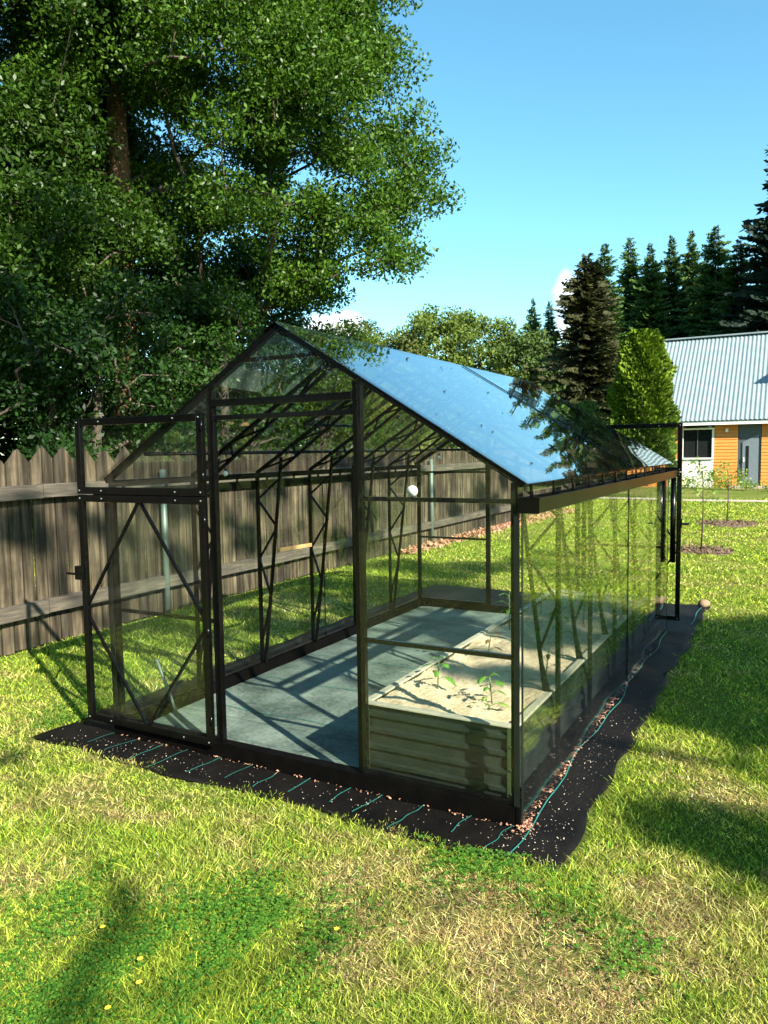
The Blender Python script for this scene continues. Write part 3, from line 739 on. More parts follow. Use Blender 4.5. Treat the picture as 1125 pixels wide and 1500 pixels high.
# ------------------------------------------------------------------ foliage builders
def leaf_quads(C, size, r, up=.35, asp=.5, colA=None, colB=None, spread=1.0, hang=0):
    n = len(C); nm = unit(r.normal(size=(n, 3)) + np.array([0, 0, up])*1.5)
    d = unit(np.cross(nm, r.normal(size=(n, 3)))); d[:, 2] -= hang; d = unit(d); s = unit(np.cross(nm, d))
    L = (size*r.uniform(.6, 1.25, n))[:, None]; 
    bend = nm*L*r.uniform(-.25, .1, n)[:, None]
    V = np.stack([C - d*L*.5, C - s*L*asp*.5 + bend*.3, C + d*L*.5 + bend, C + s*L*asp*.5 + bend*.3], 1)
    t = np.clip(r.beta(2, 2, n), 0, 1)[:, None]
    colr = np.concatenate([np.array(colA)*(1-t) + np.array(colB)*t, np.ones((n, 1))], 1)
    return V, colr

def clump_points(clumps, per, r, shell=.35):
    out = []
    for (x, y, z, rad) in clumps:
        n = max(8, int(per*rad*rad)); u = unit(r.normal(size=(n, 3))); q = r.uniform(0, 1, n)**.55
        p = u*(q*rad)[:, None]*np.array([1, 1, .62]); out.append(p + np.array([x, y, z]))
    return np.concatenate(out)

def grow(trunk, clumps, g, r, trunk_r, tip=.012, step=.6, wander=.12):
    """branches: each clump hangs on the nearest node already grown"""
    nodes = [np.array(p, float) for p, _ in trunk]; par = [max(i-1, -1) for i in range(len(nodes))]
    base = nodes[0]
    for (x, y, z, rad) in sorted(clumps, key=lambda c: (c[0]-base[0])**2 + (c[1]-base[1])**2 + .2*(c[2]-base[2])**2):
        t = np.array([x, y, z - .2*rad]); A = np.array(nodes)
        d = t - A; ln = np.linalg.norm(d, axis=1); pen = np.where(d[:, 2] < .2*ln - .15, 1.5*ln, 0)
        i = int(np.argmin(ln + pen)); p = A[i]; k = max(2, int(ln[i]/step)); last = i
        for j in range(1, k+1):
            u = j/k; q = p + (t-p)*u; q[2] += .10*ln[i]*math.sin(PI*u)*.6
            if j < k: q = q + r.normal(0, wander*step, 3)
            nodes.append(q); par.append(last); last = len(nodes)-1
    n = len(nodes); w = np.zeros(n); kids = [[] for _ in range(n)]
    for i in range(n-1, 0, -1):
        if par[i] >= 0: kids[par[i]].append(i)
    for i in range(n-1, -1, -1):
        w[i] = tip**2.2 if not kids[i] else sum(w[k] for k in kids[i])
    rad = w**(1/2.2); nt_ = len(trunk)
    sc = trunk_r/rad[0]
    rad = np.maximum(tip*.7, rad*min(1.0, sc) if sc < 1 else rad)
    for i in range(nt_): rad[i] = trunk[i][1]
    return nodes, par, kids, rad, nt_

def tree(name, label, trunk, ellipsoids, nclump, crad, per, leaf, colA, colB, seed, group=None, hang=.2, m=None, extra=(), bark=None, cat='tree', gapf=.0, asp=.5, up=.35, clear=None):
    r = np.random.default_rng(seed); cl = []
    vol = np.array([a[3]*a[4]*a[5] for a in ellipsoids]); vol = vol/vol.sum()
    for e, v in zip(ellipsoids, vol):
        k = max(1, int(nclump*v)); u = unit(r.normal(size=(k, 3))); q = r.uniform(.15, 1, k)**.45
        P = u*q[:, None]*np.array(e[3:6]) + np.array(e[:3])
        for p in P: cl.append((*p, r.uniform(*crad)))
    cl += list(extra)
    if clear:      # keep the lit stretch of trunk open to the lawn side
        a = np.array(clear[0]); b = np.array(clear[1]); out = []
        for c in cl:
            p = np.array(c[:3]); dxy = np.array([CX, CY]) - a[:2]; Lh = np.linalg.norm(dxy); dxy = dxy/Lh
            along = (p[:2]-a[:2])@dxy; off = abs((p[0]-a[0])*dxy[1] - (p[1]-a[1])*dxy[0])
            zt = p[2] + (p[2]-CZ)*along/max(Lh-along, 1)
            if along > -.2 and off < b[0] + c[3]*.75 and b[1]-c[3]*.5 < zt < b[2]+c[3]*.5: continue
            out.append(c)
        cl = out
    cl = [c for c in cl if c[2] > .25]
    base = Vector(trunk[0][0]); root = empty(name, base); tag(root, label, cat, group)
    nodes, par, kids, rad, nt_ = grow(trunk, cl, None, r, trunk[0][1])
    g = MB(); g.tube([nodes[i] for i in range(nt_)], [rad[i] for i in range(nt_)], 12)
    o = g.build('trunk', bark or M['twig'], root); o.location = -base
    g = MB(); done = set()
    for i in range(nt_, len(nodes)):
        if par[i] < nt_ or kids[par[i]][0] != i:
            ch = [par[i], i]; k = i
            while kids[k]: k = kids[k][0]; ch.append(k)
            rr = [min(rad[ch[0]], rad[ch[1]]*1.15)] + [rad[c] for c in ch[1:]]
            g.tube([nodes[c] for c in ch], rr, 5, False)
    o = g.build('branches', M['twig'], root); o.location = -base
    C = clump_points(cl, per, r)
    C = C[C[:, 2] > .1]
    V, cc = leaf_quads(C, leaf, r, up=up, asp=asp, colA=colA, colB=colB, hang=hang)
    o = quads('crown', V, m or M['leaf'], root, cc); o.location = -base
    return root

def dup(root, loc, rz, s, label, group=None):
    c = root.copy(); col.objects.link(c); c.location = loc; c.rotation_euler = (0, 0, rz); c.scale = s; c['label'] = label
    if group: c['group'] = group
    for ch in list(root.children):
        d = ch.copy(); col.objects.link(d); d.parent = c
    return c

# --- the big tree behind the fence
G1, G2 = (.008, .032, .004), (.085, .165, .014)
tree('broadleaf_tree', 'huge leafy tree with orange brown trunk towering behind the fence on the left', 
     [((-9.95, 7.1, 0), .34), ((-9.9, 7.15, 2), .27), ((-9.97, 7.1, 4.5), .23), ((-9.93, 7.15, 6.5), .20), ((-9.9, 7.1, 8.5), .15), ((-9.8, 7.2, 10.5), .10), ((-9.6, 7.3, 12.2), .05)],
     [(-9.2, 8.2, 9.3, 3.7, 3.3, 3.4), (-6.6, 9.2, 7.4, 1.75, 2.0, 2.4), (-5.9, 9.0, 5.6, 1.2, 1.5, 1.1), (-8.3, 8.6, 5.4, 2.3, 1.8, 1.4), (-9.6, 6.6, 9.6, 2.2, 2.0, 2.2), (-7.2, 9.4, 9.9, 1.7, 1.9, 1.9)],
     450, (.34, .82), 1750, .088, G1, G2, 21, hang=.25, bark=M['bark'], clear=((-9.95, 7.1, 0), (.04, 6.7, 8.0)),
     extra=[(-8.3, 8.1, 6.7, .4), (-7.4, 8.4, 6.5, .4), (-6.5, 8.5, 5.9, .5), (-5.5, 8.9, 6.0, .5), (-5.0, 9.8, 7.0, .6), (-4.9, 10.1, 6.3, .5), (-5.3, 9.7, 7.6, .6), (-5.4, 9.6, 5.2, .5)])
bt = [o for o in col.objects if o.name == 'broadleaf_tree'][0]
for pts, rr in (([(-9.93, 7.15, 6.3), (-9.2, 7.5, 6.45), (-8.3, 8.0, 6.45), (-7.4, 8.3, 6.25), (-6.6, 8.4, 5.75), (-5.9, 8.8, 5.75), (-5.2, 9.1, 5.9)], [.09, .075, .065, .055, .045, .03, .012]),
                ([(-9.9, 7.1, 8.4), (-9.2, 7.4, 9.3), (-8.2, 7.9, 9.9), (-7.3, 8.6, 10.8)], [.10, .08, .06, .03]), ([(-9.95, 7.1, 5.2), (-10.6, 6.3, 5.9), (-11.4, 5.4, 6.2), (-12.2, 4.6, 6.9)], [.11, .08, .06, .03])):
    o = MB().tube(pts, rr, 8).build('limb', M['limb'], bt); o.location = -bt.location
# --- trees and bushes behind it, filling down to the fence
D1, D2 = (.005, .018, .005), (.022, .058, .010)  # leaf tints darkened to stand for the shade behind the fence
tree('broadleaf_tree', 'left half of the huge tree crown, its shade put into darker leaf colours',
     [((-12.4, 5.0, 0), .26), ((-12.3, 5.0, 3), .2), ((-12.2, 5.1, 6.5), .14), ((-12.1, 5.0, 9.5), .06)], [(-11.4, 5.4, 8.2, 2.9, 3.0, 3.4), (-10.6, 5.0, 4.9, 2.5, 2.6, 2.4), (-10.2, 6.3, 6.0, 1.6, 1.3, 1.6)], 270, (.36, .85), 1500, .095, (.005, .019, .003), (.050, .105, .010), 30, hang=.25, clear=((-9.95, 7.1, 0), (.0, 6.7, 8.0)))  # left half of the big crown as its own tree, shade put into leaf tints
tree('broadleaf_tree', 'dark bushy tree behind the fence at the far left edge',
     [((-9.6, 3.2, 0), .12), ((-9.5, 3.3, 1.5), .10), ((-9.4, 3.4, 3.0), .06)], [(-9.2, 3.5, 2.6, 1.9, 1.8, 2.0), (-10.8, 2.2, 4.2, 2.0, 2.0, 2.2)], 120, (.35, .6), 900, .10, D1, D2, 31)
tree('broadleaf_tree', 'dark understorey tree with bare twigs behind the fence left of the open door',
     [((-8.6, 5.2, 0), .11), ((-8.5, 5.1, 1.6), .08), ((-8.4, 5.2, 3.2), .05)], [(-8.5, 5.3, 2.5, 1.5, 1.6, 1.9), (-9.6, 6.8, 3.4, 1.8, 1.8, 1.8)], 120, (.35, .6), 900, .095, D1, (.028, .072, .010), 32)
tree('broadleaf_tree', 'green understorey tree behind the fence above the open door hatch',
     [((-8.0, 7.4, 0), .10), ((-7.9, 7.4, 1.6), .08), ((-7.9, 7.5, 3.4), .05)], [(-7.9, 7.5, 2.6, 1.3, 1.5, 1.9), (-8.8, 9.0, 3.8, 1.5, 1.5, 1.5)], 110, (.3, .6), 950, .085, (.010, .034, .006), (.040, .092, .012), 33)
B1, B2 = (.022, .058, .007), (.10, .165, .018)
tree('broadleaf_tree', 'brighter small leaved tree seen through the front gable glass',
     [((-8.4, 11.4, 0), .12), ((-8.4, 11.3, 1.5), .09), ((-8.3, 11.3, 3.4), .05)], [(-8.2, 11.2, 2.5, 2.0, 1.8, 2.2), (-9.5, 9.4, 2.6, 1.4, 1.4, 1.9)], 150, (.35, .6), 1300, .07, B1, B2, 34, hang=.1)
tree('broadleaf_tree', 'yellowish green tree beyond the fence seen right of the front gable tree',
     [((-8.7, 15.5, 0), .12), ((-8.6, 15.5, 1.5), .09), ((-8.6, 15.4, 3.0), .05)], [(-8.4, 15.2, 2.0, 2.2, 2.0, 1.9), (-6.6, 17.5, 1.6, 1.4, 1.6, 1.3)], 120, (.35, .6), 1000, .08, (.03, .055, .007), (.10, .135, .018), 35, hang=.1)
# a dark backing belt of trees further behind the left edge
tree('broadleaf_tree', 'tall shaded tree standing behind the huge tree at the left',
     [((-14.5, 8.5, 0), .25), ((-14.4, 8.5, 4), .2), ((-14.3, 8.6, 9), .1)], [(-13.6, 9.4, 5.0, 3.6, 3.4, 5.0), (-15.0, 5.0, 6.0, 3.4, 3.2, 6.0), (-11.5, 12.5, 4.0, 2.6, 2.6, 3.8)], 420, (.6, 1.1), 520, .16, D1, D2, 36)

# --- far deciduous row
FA, FB = (.04, .075, .012), (.155, .205, .035)
M['farleaf'] = leaf_mat('far_leaf', gloss=.2, rough=.6, trans=.25)
def far_tree(x, y, h, w, seed, label, A=FA, Bc=FB):
    return tree('broadleaf_tree', label, [((x, y, 0), .22), ((x, y, h*.35), .17), ((x+.1, y, h*.75), .08)],
        [(x, y, h*.64, w, w, h*.34), (x+.5*w, y, h*.42, w*.7, w*.7, h*.25), (x-.5*w, y, h*.45, w*.7, w*.7, h*.25)], 150, (.5, 1.0), 260, .22, A, Bc, seed, 'far row of leafy trees beyond the greenhouse roof', m=M['farleaf'])
far_tree(-22.6, 35.3, 9.3, 2.9, 41, 'low rounded far tree, leftmost in the row above the greenhouse ridge')
far_tree(-20.3, 36.6, 9.6, 2.3, 42, 'far tree second from the left above the greenhouse ridge', (.05, .07, .02), (.14, .16, .05))
far_tree(-17.9, 37.8, 10.2, 2.5, 43, 'broad far tree in the middle of the row above the roof glass')
far_tree(-15.4, 38.6, 10.3, 2.4, 44, 'tallest far leafy tree right of the middle of the row')
far_tree(-13.0, 39.6, 9.2, 2.2, 45, 'far leafy tree at the right end of the row beside the thin spruces', (.035, .07, .018), (.10, .15, .035))
# low scrub filling beneath them
for k, (x, y, w, lb) in enumerate(((-19, 30, 3.2, 'low scrub far beyond the fence, left clump'), (-14.5, 31, 3.0, 'low scrub far beyond the fence, middle clump'), (-10.6, 31.5, 2.6, 'low scrub far beyond the greenhouse, right clump'))):
    tree('shrub', lb, [((x, y, 0), .08), ((x, y, 1), .05), ((x, y, 2), .03)], [(x, y, 1.8, w, 1.4, 1.7)], 60, (.5, .9), 200, .2, (.04, .075, .018), (.11, .16, .035), 50+k, 'low scrub beyond the fence', m=M['farleaf'], cat='shrub')

# --- spruces
def spruce_mesh(name, H, Rr, seed, droop=.35, cA=(.012, .036, .010), cB=(.075, .135, .03), gap=.34, nb=10, loc=(0, 0, 0), label='', group=None, q=.22, power=.86):
    r = np.random.default_rng(seed); root = empty(name, loc); tag(root, label, 'spruce', group)
    g = MB(); g.tube([(0, 0, 0), (0, 0, H*.5), (0, 0, H*.97)], [H*.013, H*.008, .015], 8); g.build('trunk', M['twig'], root)
    Vs = []; cs = []
    z = H*.05
    while z < H*.99:
        t = z/H; rad0 = Rr*(1-t)**power*(1 if t > .12 else .75+t*2) + .02
        for k in range(nb):
            a = r.uniform(0, 2*PI); rad = rad0*r.uniform(.5, 1.2)*(1+.16*math.sin(a*2+z*1.7+seed)+.12*math.sin(a*3-z*2.9)); zz = z + r.uniform(-.2, .2)*gap*2
            n = max(3, int(rad/(q*.42))); u = (np.arange(n)+.6)/n
            dr = droop*(1.2-t)
            px = np.cos(a)*rad*u; py = np.sin(a)*rad*u; pz = zz + rad*(-dr*u + .30*dr*u**3 + .18*(1-dr)*u**2)
            P = np.stack([px, py, pz], 1)
            dirv = np.array([math.cos(a), math.sin(a), -dr*.5])
            side = np.array([-math.sin(a), math.cos(a), 0])
            for sg in (-1, 1, 0):
                w = (1.0+.45*min(1, rad/1.2))*q*(1.1-.5*u)*(.55+.45*min(1, rad/.8))*r.uniform(.7, 1.3, n)
                if sg: e = side*sg*.85 + dirv*.55 + np.array([0, 0, -.25])
                else: e = dirv*.7 + np.array([0, 0, .35])
                e = e/np.linalg.norm(e); E_ = e[None]*w[:, None] + r.normal(0, .12, (n, 3))*w[:, None]
                nn = np.cross(e, np.array([0, 0, 1.]) if sg else side); nn = nn/np.linalg.norm(nn)
                wd = (nn[None] + r.normal(0, .3, (n, 3)))*w[:, None]*.24
                Vs.append(np.stack([P-wd*.4, P+E_*.5-wd, P+E_, P+E_*.5+wd], 1))
                tt = r.uniform(0, 1, n)[:, None]
                cs.append(np.concatenate([np.array(cA)*(1-tt)+np.array(cB)*tt, np.ones((n, 1))], 1))
        z += gap*(1-.55*t)
    quads('crown', np.concatenate(Vs), M['needle'], root, np.concatenate(cs))
    return root
GS = 'row of tall spruces behind the house'
s1 = spruce_mesh('spruce', 12.9, 3.6, 1, loc=(-8.55, 39.9, 0), label='green spruce with a pointed top just right of the brownish spruce', group=GS)
s2 = spruce_mesh('spruce', 14.6, 3.7, 2, loc=(-8.35, 46.0, 0), label='slim upright spruce second in the far row', group=GS, nb=10, cA=(.012, .036, .010), cB=(.085, .155, .028))
s3 = spruce_mesh('spruce', 14.2, 4.6, 3, loc=(-3.4, 44.7, 0), label='wide green spruce above the left half of the house roof', group=GS, cA=(.014, .038, .012), cB=(.085, .15, .034))
dup(s2, (-6.9, 44.3, 0), 1.3, (.95, .95, .935), 'darker narrow spruce third in the far row', GS)
dup(s1, (-6.0, 46.4, 0), 2.2, (.95, .95, 1.12), 'spruce fourth in the far row, above the bright thuja', GS)
dup(s2, (-5.05, 47.5, 0), 4.2, (.95, .95, 1.02), 'slim spruce close beside the fourth one in the far row', GS)
dup(s3, (-2.1, 42.8, 0), 2.0, (.9, .9, .9), 'spruce just left of the giant dark spruce', GS)
dup(s1, (-9.6, 40.6, 0), 3.0, (1, 1, .86), 'lower spruce tip left of the brownish spruce', GS)
dup(s2, (-12.2, 42.0, 0), .4, (.6, .6, .72), 'thin pale spruce tip above the right end of the leafy row', GS)
dup(s2, (-13.4, 42.5, 0), 1.9, (.6, .6, .745), 'thin spruce tip beside the tallest far leafy trees', GS)
spruce_mesh('spruce', 10.8, 3.2, 4, droop=.62, loc=(-8.0, 33.8, 0), label='brownish drooping spruce in front of the far row beside the bright thuja', cA=(.010, .016, .006), cB=(.062, .062, .022), gap=.30, nb=12, q=.26, power=.62)
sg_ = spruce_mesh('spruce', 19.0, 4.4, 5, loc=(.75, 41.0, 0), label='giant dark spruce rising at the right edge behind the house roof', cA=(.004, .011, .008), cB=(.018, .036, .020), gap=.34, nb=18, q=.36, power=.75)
dup(s1, (-4.4, 49.5, 0), 5.1, (1, 1, 1.06), 'spruce partly hidden between the close pair and the wide one', GS)
dup(s3, (-7.6, 50, 0), 3.6, (.9, .9, .98), 'spruce set back between the second and third of the far row', GS)
dup(s1, (-1.0, 46, 0), 1.5, (1.1, 1.1, .92), 'low spruce tucked beside the giant dark spruce', GS)
dup(s3, (5.6, 43, 0), 1.1, (1.1, 1.1, 1.0), 'spruce to the right of the giant one behind the roof', GS)
dup(s3, (11.5, 41, 0), 2.6, (1.2, 1.2, 1.15), 'spruce far to the right of the house', GS)
dup(s1, (14.5, 33, 0), .6, (1.5, 1.5, 1.1), 'outermost spruce far to the right of the house', GS)

# --- thuja by the house
def thuja():
    r = np.random.default_rng(61); base = (-3.62, 23.6, 0); root = empty('thuja', base); tag(root, 'bright yellow green rounded thuja beside the left end of the house', 'thuja')
    g = MB(); g.tube([(0, 0, 0), (0, 0, 2), (0, 0, 4.8)], [.12, .08, .02], 8); g.build('trunk', M['twig'], root)
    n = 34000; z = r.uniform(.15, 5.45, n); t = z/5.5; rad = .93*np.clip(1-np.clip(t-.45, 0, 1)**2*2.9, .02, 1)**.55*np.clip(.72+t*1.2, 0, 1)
    a = r.uniform(0, 2*PI, n); lob = 1 + .12*np.sin(a*5 + 3*z) + .11*np.sin(a*3 - z*4.3) + .05*np.sin(a*11+z*9)
    q = r.uniform(.62, 1, n)**.5; P = np.stack([np.cos(a)*rad*lob*q, np.sin(a)*rad*lob*q, z], 1)
    d = unit(np.stack([np.cos(a), np.sin(a), np.full(n, .75)], 1) + r.normal(0, .35, (n, 3))); s = unit(np.cross(d, r.normal(size=(n, 3))))
    L = r.uniform(.06, .19, n)[:, None]
    V = np.stack([P, P+d*L*.6-s*L*.3, P+d*L, P+d*L*.6+s*L*.3], 1)
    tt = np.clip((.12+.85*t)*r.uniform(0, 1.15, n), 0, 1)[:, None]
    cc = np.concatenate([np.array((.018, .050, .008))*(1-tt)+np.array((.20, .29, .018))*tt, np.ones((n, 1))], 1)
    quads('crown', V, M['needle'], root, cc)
thuja()
tree('shrub', 'dark green bush below and left of the bright thuja', [((-5.9, 24.5, 0), .06), ((-5.9, 24.5, 1), .05), ((-5.9, 24.5, 2), .03)], [(-5.9, 24.5, 1.7, 1.3, 1.0, 1.5)], 45, (.35, .6), 400, .12, (.03, .08, .014), (.09, .18, .03), 62, m=M['farleaf'], cat='shrub')

# ------------------------------------------------------------------ house
HX, HY = 3.0, 30.3
ho = empty('house', (HX, HY, 0)); tag(ho, 'low house with grey corrugated roof, orange siding, white brick and dark door', 'house')
def hp_(o): o.location = (-HX, -HY, 0); return o
def siding(name, c0, c1, pitch, strength):
    m, nt, out = new_mat(name)
    tcn = N(nt, 'ShaderNodeTexCoord'); sx = N(nt, 'ShaderNodeSeparateXYZ'); nt.links.new(tcn.outputs['Object'], sx.inputs[0])
    n = noise(nt, 3, 5, .6, coords(nt, (1, 1, 8))); r = ramp(nt, n.outputs[0], [(.3, c0), (.7, c1)])
    b = N(nt, 'ShaderNodeBsdfPrincipled'); b.inputs['Roughness'].default_value = .6; nt.links.new(r.outputs[0], b.inputs[0]); nt.links.new(b.outputs[0], out.inputs[0])
    return m
M['orange'] = siding('orange_siding', (.50, .17, .025), (.62, .24, .04), .13, 1)
M['brick'] = None
def brick():
    m, nt, out = new_mat('white_brick'); v = N(nt, 'ShaderNodeTexCoord'); mp = N(nt, 'ShaderNodeMapping'); mp.inputs['Rotation'].default_value = (PI/2, 0, 0)
    nt.links.new(v.outputs['Object'], mp.inputs[0]); br = N(nt, 'ShaderNodeTexBrick'); nt.links.new(mp.outputs[0], br.inputs[0])
    br.inputs['Color1'].default_value = (.74, .72, .66, 1); br.inputs['Color2'].default_value = (.62, .60, .55, 1); br.inputs['Mortar'].default_value = (.34, .32, .29, 1)
    br.inputs['Scale'].default_value = 1; br.inputs['Brick Width'].default_value = .25; br.inputs['Row Height'].default_value = .085; br.inputs['Mortar Size'].default_value = .008
    b = N(nt, 'ShaderNodeBsdfPrincipled'); b.inputs['Roughness'].default_value = .85; nt.links.new(br.outputs[0], b.inputs[0]); nt.links.new(b.outputs[0], out.inputs[0]); return m
M['brick'] = brick()
M['roofm'] = surf('roof_sheet', (.15, .20, .215), (.20, .245, .26), rough=.5, metal=.0, scale=2, bump=.05, spec=.5)
M['darkdoor'] = surf('door_paint', (.045, .06, .07), (.06, .075, .085), rough=.4, bump=0)
M['greydoor'] = surf('door_panel_paint', (.11, .14, .16), (.13, .16, .18), rough=.4, bump=0)
def solid_glass():
    m, nt, out = new_mat('house_glass'); b = N(nt, 'ShaderNodeBsdfPrincipled'); b.inputs[0].default_value = (.012, .014, .014, 1); b.inputs['Roughness'].default_value = .05
    nt.links.new(b.outputs[0], out.inputs[0]); return m
M['hglass'] = solid_glass()
M['trim'] = surf('white_trim', (.70, .69, .64), (.78, .77, .72), rough=.5, bump=0)
XL, XR_ = -4.15, 5.4
g = MB()
g.box((XL, 30.02, 0), (-1.96, 30.3, 1.14)); hp_(g.build('brick_wall', M['brick'], ho))
g = MB(); g.box((XL, 30.04, 1.14), (-3.12, 30.3, 2.6)); 
def boards(x0, x1, z0, z1):
    z = z0
    while z < z1-.01:
        zt = min(z+.125, z1); g.add([(x0, 30.0, z), (x1, 30.0, z), (x1, 30.02, zt-.004), (x0, 30.02, zt-.004), (x0, 30.3, z), (x1, 30.3, z), (x1, 30.3, zt-.004), (x0, 30.3, zt-.004)],
          [(0,1,2,3),(7,6,5,4),(0,4,5,1),(3,2,6,7),(0,3,7,4),(1,5,6,2)]); z += .13
boards(-1.955, -1.10, .10, 2.58); boards(-.26, 3.2, .10, 2.58); boards(4.6, XR_, .1, 2.58)
g.box((-1.96, 30.05, .0), (-1.10, 30.28, 2.6)); g.box((-.26, 30.05, 0), (XR_, 30.28, 2.6)); hp_(g.build('wall', M['orange'], ho))
g = MB(); g.box((XL+.01, 30.31, 0), (XL+.3, 36.6, 2.6)); g.add([(XL+.02, 30.31, 2.6), (XL+.02, 36.6, 2.6), (XL+.02, 33.9, 6.3), (XL+.3, 30.31, 2.6), (XL+.3, 36.6, 2.6), (XL+.3, 33.9, 6.3)], [(0,2,1),(3,4,5),(0,1,4,3),(1,2,5,4),(2,0,3,5)]); hp_(g.build('end_wall', M['orange'], ho))
g = MB(); g.box((-3.2, 29.95, 1.14), (-1.965, 30.25, 1.20)); g.box((-3.2, 29.99, 1.2), (-3.12, 30.2, 2.40)); g.box((-2.04, 29.99, 1.2), (-1.965, 30.2, 2.40)); g.box((-3.119, 29.99, 2.33), (-2.041, 30.2, 2.40))
w = hp_(g.build('window', M['trim'], ho)); g = MB(); g.box((-3.119, 30.08, 1.2), (-2.041, 30.12, 2.33)); g.build('pane', M['hglass'], w)
g = MB(); g.box((-2.6, 30.04, 1.2), (-2.57, 30.079, 2.33)); g.build('mullion', M['darkdoor'], w)
g = MB(); g.box((-1.09, 30.06, .08), (-.27, 30.2, 2.58)); d = hp_(g.build('door_surround', M['darkdoor'], ho))
g = MB(); g.box((-.93, 30.02, .10), (-.36, 30.059, 1.75)); g.add([(-.93, 30.02, 1.7505), (-.36, 30.02, 1.7505), (-.36, 30.02, 2.1), (-.93, 30.02, 1.8), (-.93, 30.059, 1.7505), (-.36, 30.059, 1.7505), (-.36, 30.059, 2.1), (-.93, 30.059, 1.8)], [(0,1,2,3),(7,6,5,4),(1,5,6,2),(3,2,6,7),(0,3,7,4)]); d2 = hp_(g.build('door', M['greydoor'], ho))  # slanted top: the canopy's diagonal shadow put into the panel shape
g = MB(); g.box((-.80, 30.005, .45), (-.70, 30.019, 1.65)); g.build('door_window', M['hglass'], d2)
g = MB(); g.box((-.90, 29.98, 1.02), (-.86, 30.019, 1.2)); g.build('handle', M['trim'], d2)
g = MB(); g.box((-1.3, 29.3, 0), (0, 29.98, .09)); hp_(g.build('doorstep', M['path'], ho))
g = MB(); g.box((-1.55, 29.93, 2.2), (-1.45, 29.98, 2.35)); hp_(g.build('wall_lamp', M['trim'], ho))
# corrugated roof: front slope from eave (y 29.6, z 2.62) to ridge (y 34, z 6.45)
def roof(y0, z0, y1, z1, x0, x1, name):
    vs = []; fs = []; n = int((x1-x0)/.0275); 
    sl = Vector((0, y1-y0, z1-z0)); up = Vector((0, -(z1-z0), y1-y0)).normalized()
    if up.z < 0: up = -up
    for i in range(n+1):
        x = x0 + (x1-x0)*i/n; ph = (x/.165) % 1
        h = .03 if ph < .25 else (.0 if .4 < ph < .85 else .015)
        for c in ((x, y0, z0), (x, y1, z1)):
            vs.append(Vector(c) + up*h)
    for i in range(n): fs.append((2*i, 2*i+2, 2*i+3, 2*i+1))
    g = MB(); g.add(vs, fs); o = hp_(g.build(name, M['roofm'], ho)); md = o.modifiers.new('t', 'SOLIDIFY'); md.thickness = .01
roof(29.55, 2.66, 34.0, 6.47, -4.45, XR_+.3, 'roof'); roof(38.4, 2.66, 34.01, 6.47, -4.45, XR_+.3, 'roof')
g = MB(); g.bar((-4.47, 34.0, 6.52), (XR_+.3, 34.0, 6.52), .35, .06); hp_(g.build('ridge_cap', M['roofm'], ho))
g = MB(); g.box((-4.45, 29.6, 2.50), (XR_+.3, 29.64, 2.64)); g.box((-4.45, 29.641, 2.5), (XR_+.3, 30.0, 2.52)); hp_(g.build('fascia', M['trim'], ho))
g = MB(); g.bar((-4.48, 29.55, 2.64), (-4.48, 34.0, 6.45), .04, .14); hp_(g.build('verge_board', M['trim'], ho))
# guessed unseen dormer, added just right of the picture; its shadow falls on the roof
g = MB(); g.box((.75, 30.8, 3.3), (2.4, 33, 5.05)); g.add([(.55, 30.6, 5.0), (1.575, 30.6, 5.75), (2.6, 30.6, 5.0), (.55, 33.4, 5.0), (1.575, 33.4, 5.75), (2.6, 33.4, 5.0)], [(0,2,1),(3,4,5),(0,1,4,3),(1,2,5,4),(0,3,5,2)]); hp_(g.build('dormer', M['roofm'], ho))

# ------------------------------------------------------------------ saplings, stake, mulch rings
def sapling(x, y, h, seed, label):
    r = np.random.default_rng(seed); e = empty('sapling', (x, y, 0)); tag(e, label, 'sapling', 'young fruit trees on the lawn')
    g = MB(); g.tube([(0, 0, 0), (.02, 0, h*.5), (0, .01, h)], [.014, .011, .005], 8)
    tips = []
    for k in range(8):
        a = k*2.4; z = h*(.62+.05*k); L = r.uniform(.12, .28); q = (math.cos(a)*L, math.sin(a)*L, z+L*.7); g.tube([(0.01, 0, z), q], [.005, .002], 5, False); tips.append(q)
    g.build('trunk', M['twig'], e)
    C = np.concatenate([np.array(t) + r.normal(0, .07, (16, 3)) for t in tips])
    V, cc = leaf_quads(C, .075, r, colA=(.10, .16, .03), colB=(.22, .30, .07), hang=.4); quads('leaves', V, M['leaf'], e, cc)
    return e
sapling(-.28, 9.72, 1.25, 1, 'nearer thin young tree rising from a round mulch patch')
sapling(-.27, 14.4, 1.15, 2, 'farther thin young tree with its mulch patch nearer the path')
for x, y, s, lb in ((-.28, 9.72, .46, 'nearer round patch of brown bark mulch on the lawn'), (-.27, 14.4, .62, 'farther round patch of brown bark mulch on the lawn')):
    g = MB(); n = 48; vs = [(x, y, .035)]; 
    for i in range(n):
        a = 2*PI*i/n; q = s*(1+.08*math.sin(5*a+x)+.05*math.sin(9*a)); vs.append((x+math.cos(a)*q*.75, y+math.sin(a)*q*.75, .032))
    for i in range(n):
        a = 2*PI*i/n; q = s*(1+.08*math.sin(5*a+x)+.05*math.sin(9*a)); vs.append((x+math.cos(a)*q, y+math.sin(a)*q, .002))
    fs = [(0, 1+i, 1+(i+1) % n) for i in range(n)] + [(1+i, 1+n+i, 1+n+(i+1) % n, 1+(i+1) % n) for i in range(n)]
    g.add(vs, fs, True); tag(g.build('mulch_patch', M['mulch']), lb, 'mulch patch', 'mulch patches under the saplings')
P = np.concatenate([np.stack([x + s*np.sqrt(q)*np.cos(a), y + s*np.sqrt(q)*np.sin(a), np.full(500, .03)], 1) for x, y, s in ((-.28, 9.72, .47), (-.27, 14.4, .62)) for q, a in [(r_.uniform(0, 1, 500), r_.uniform(0, 6.28, 500))]])
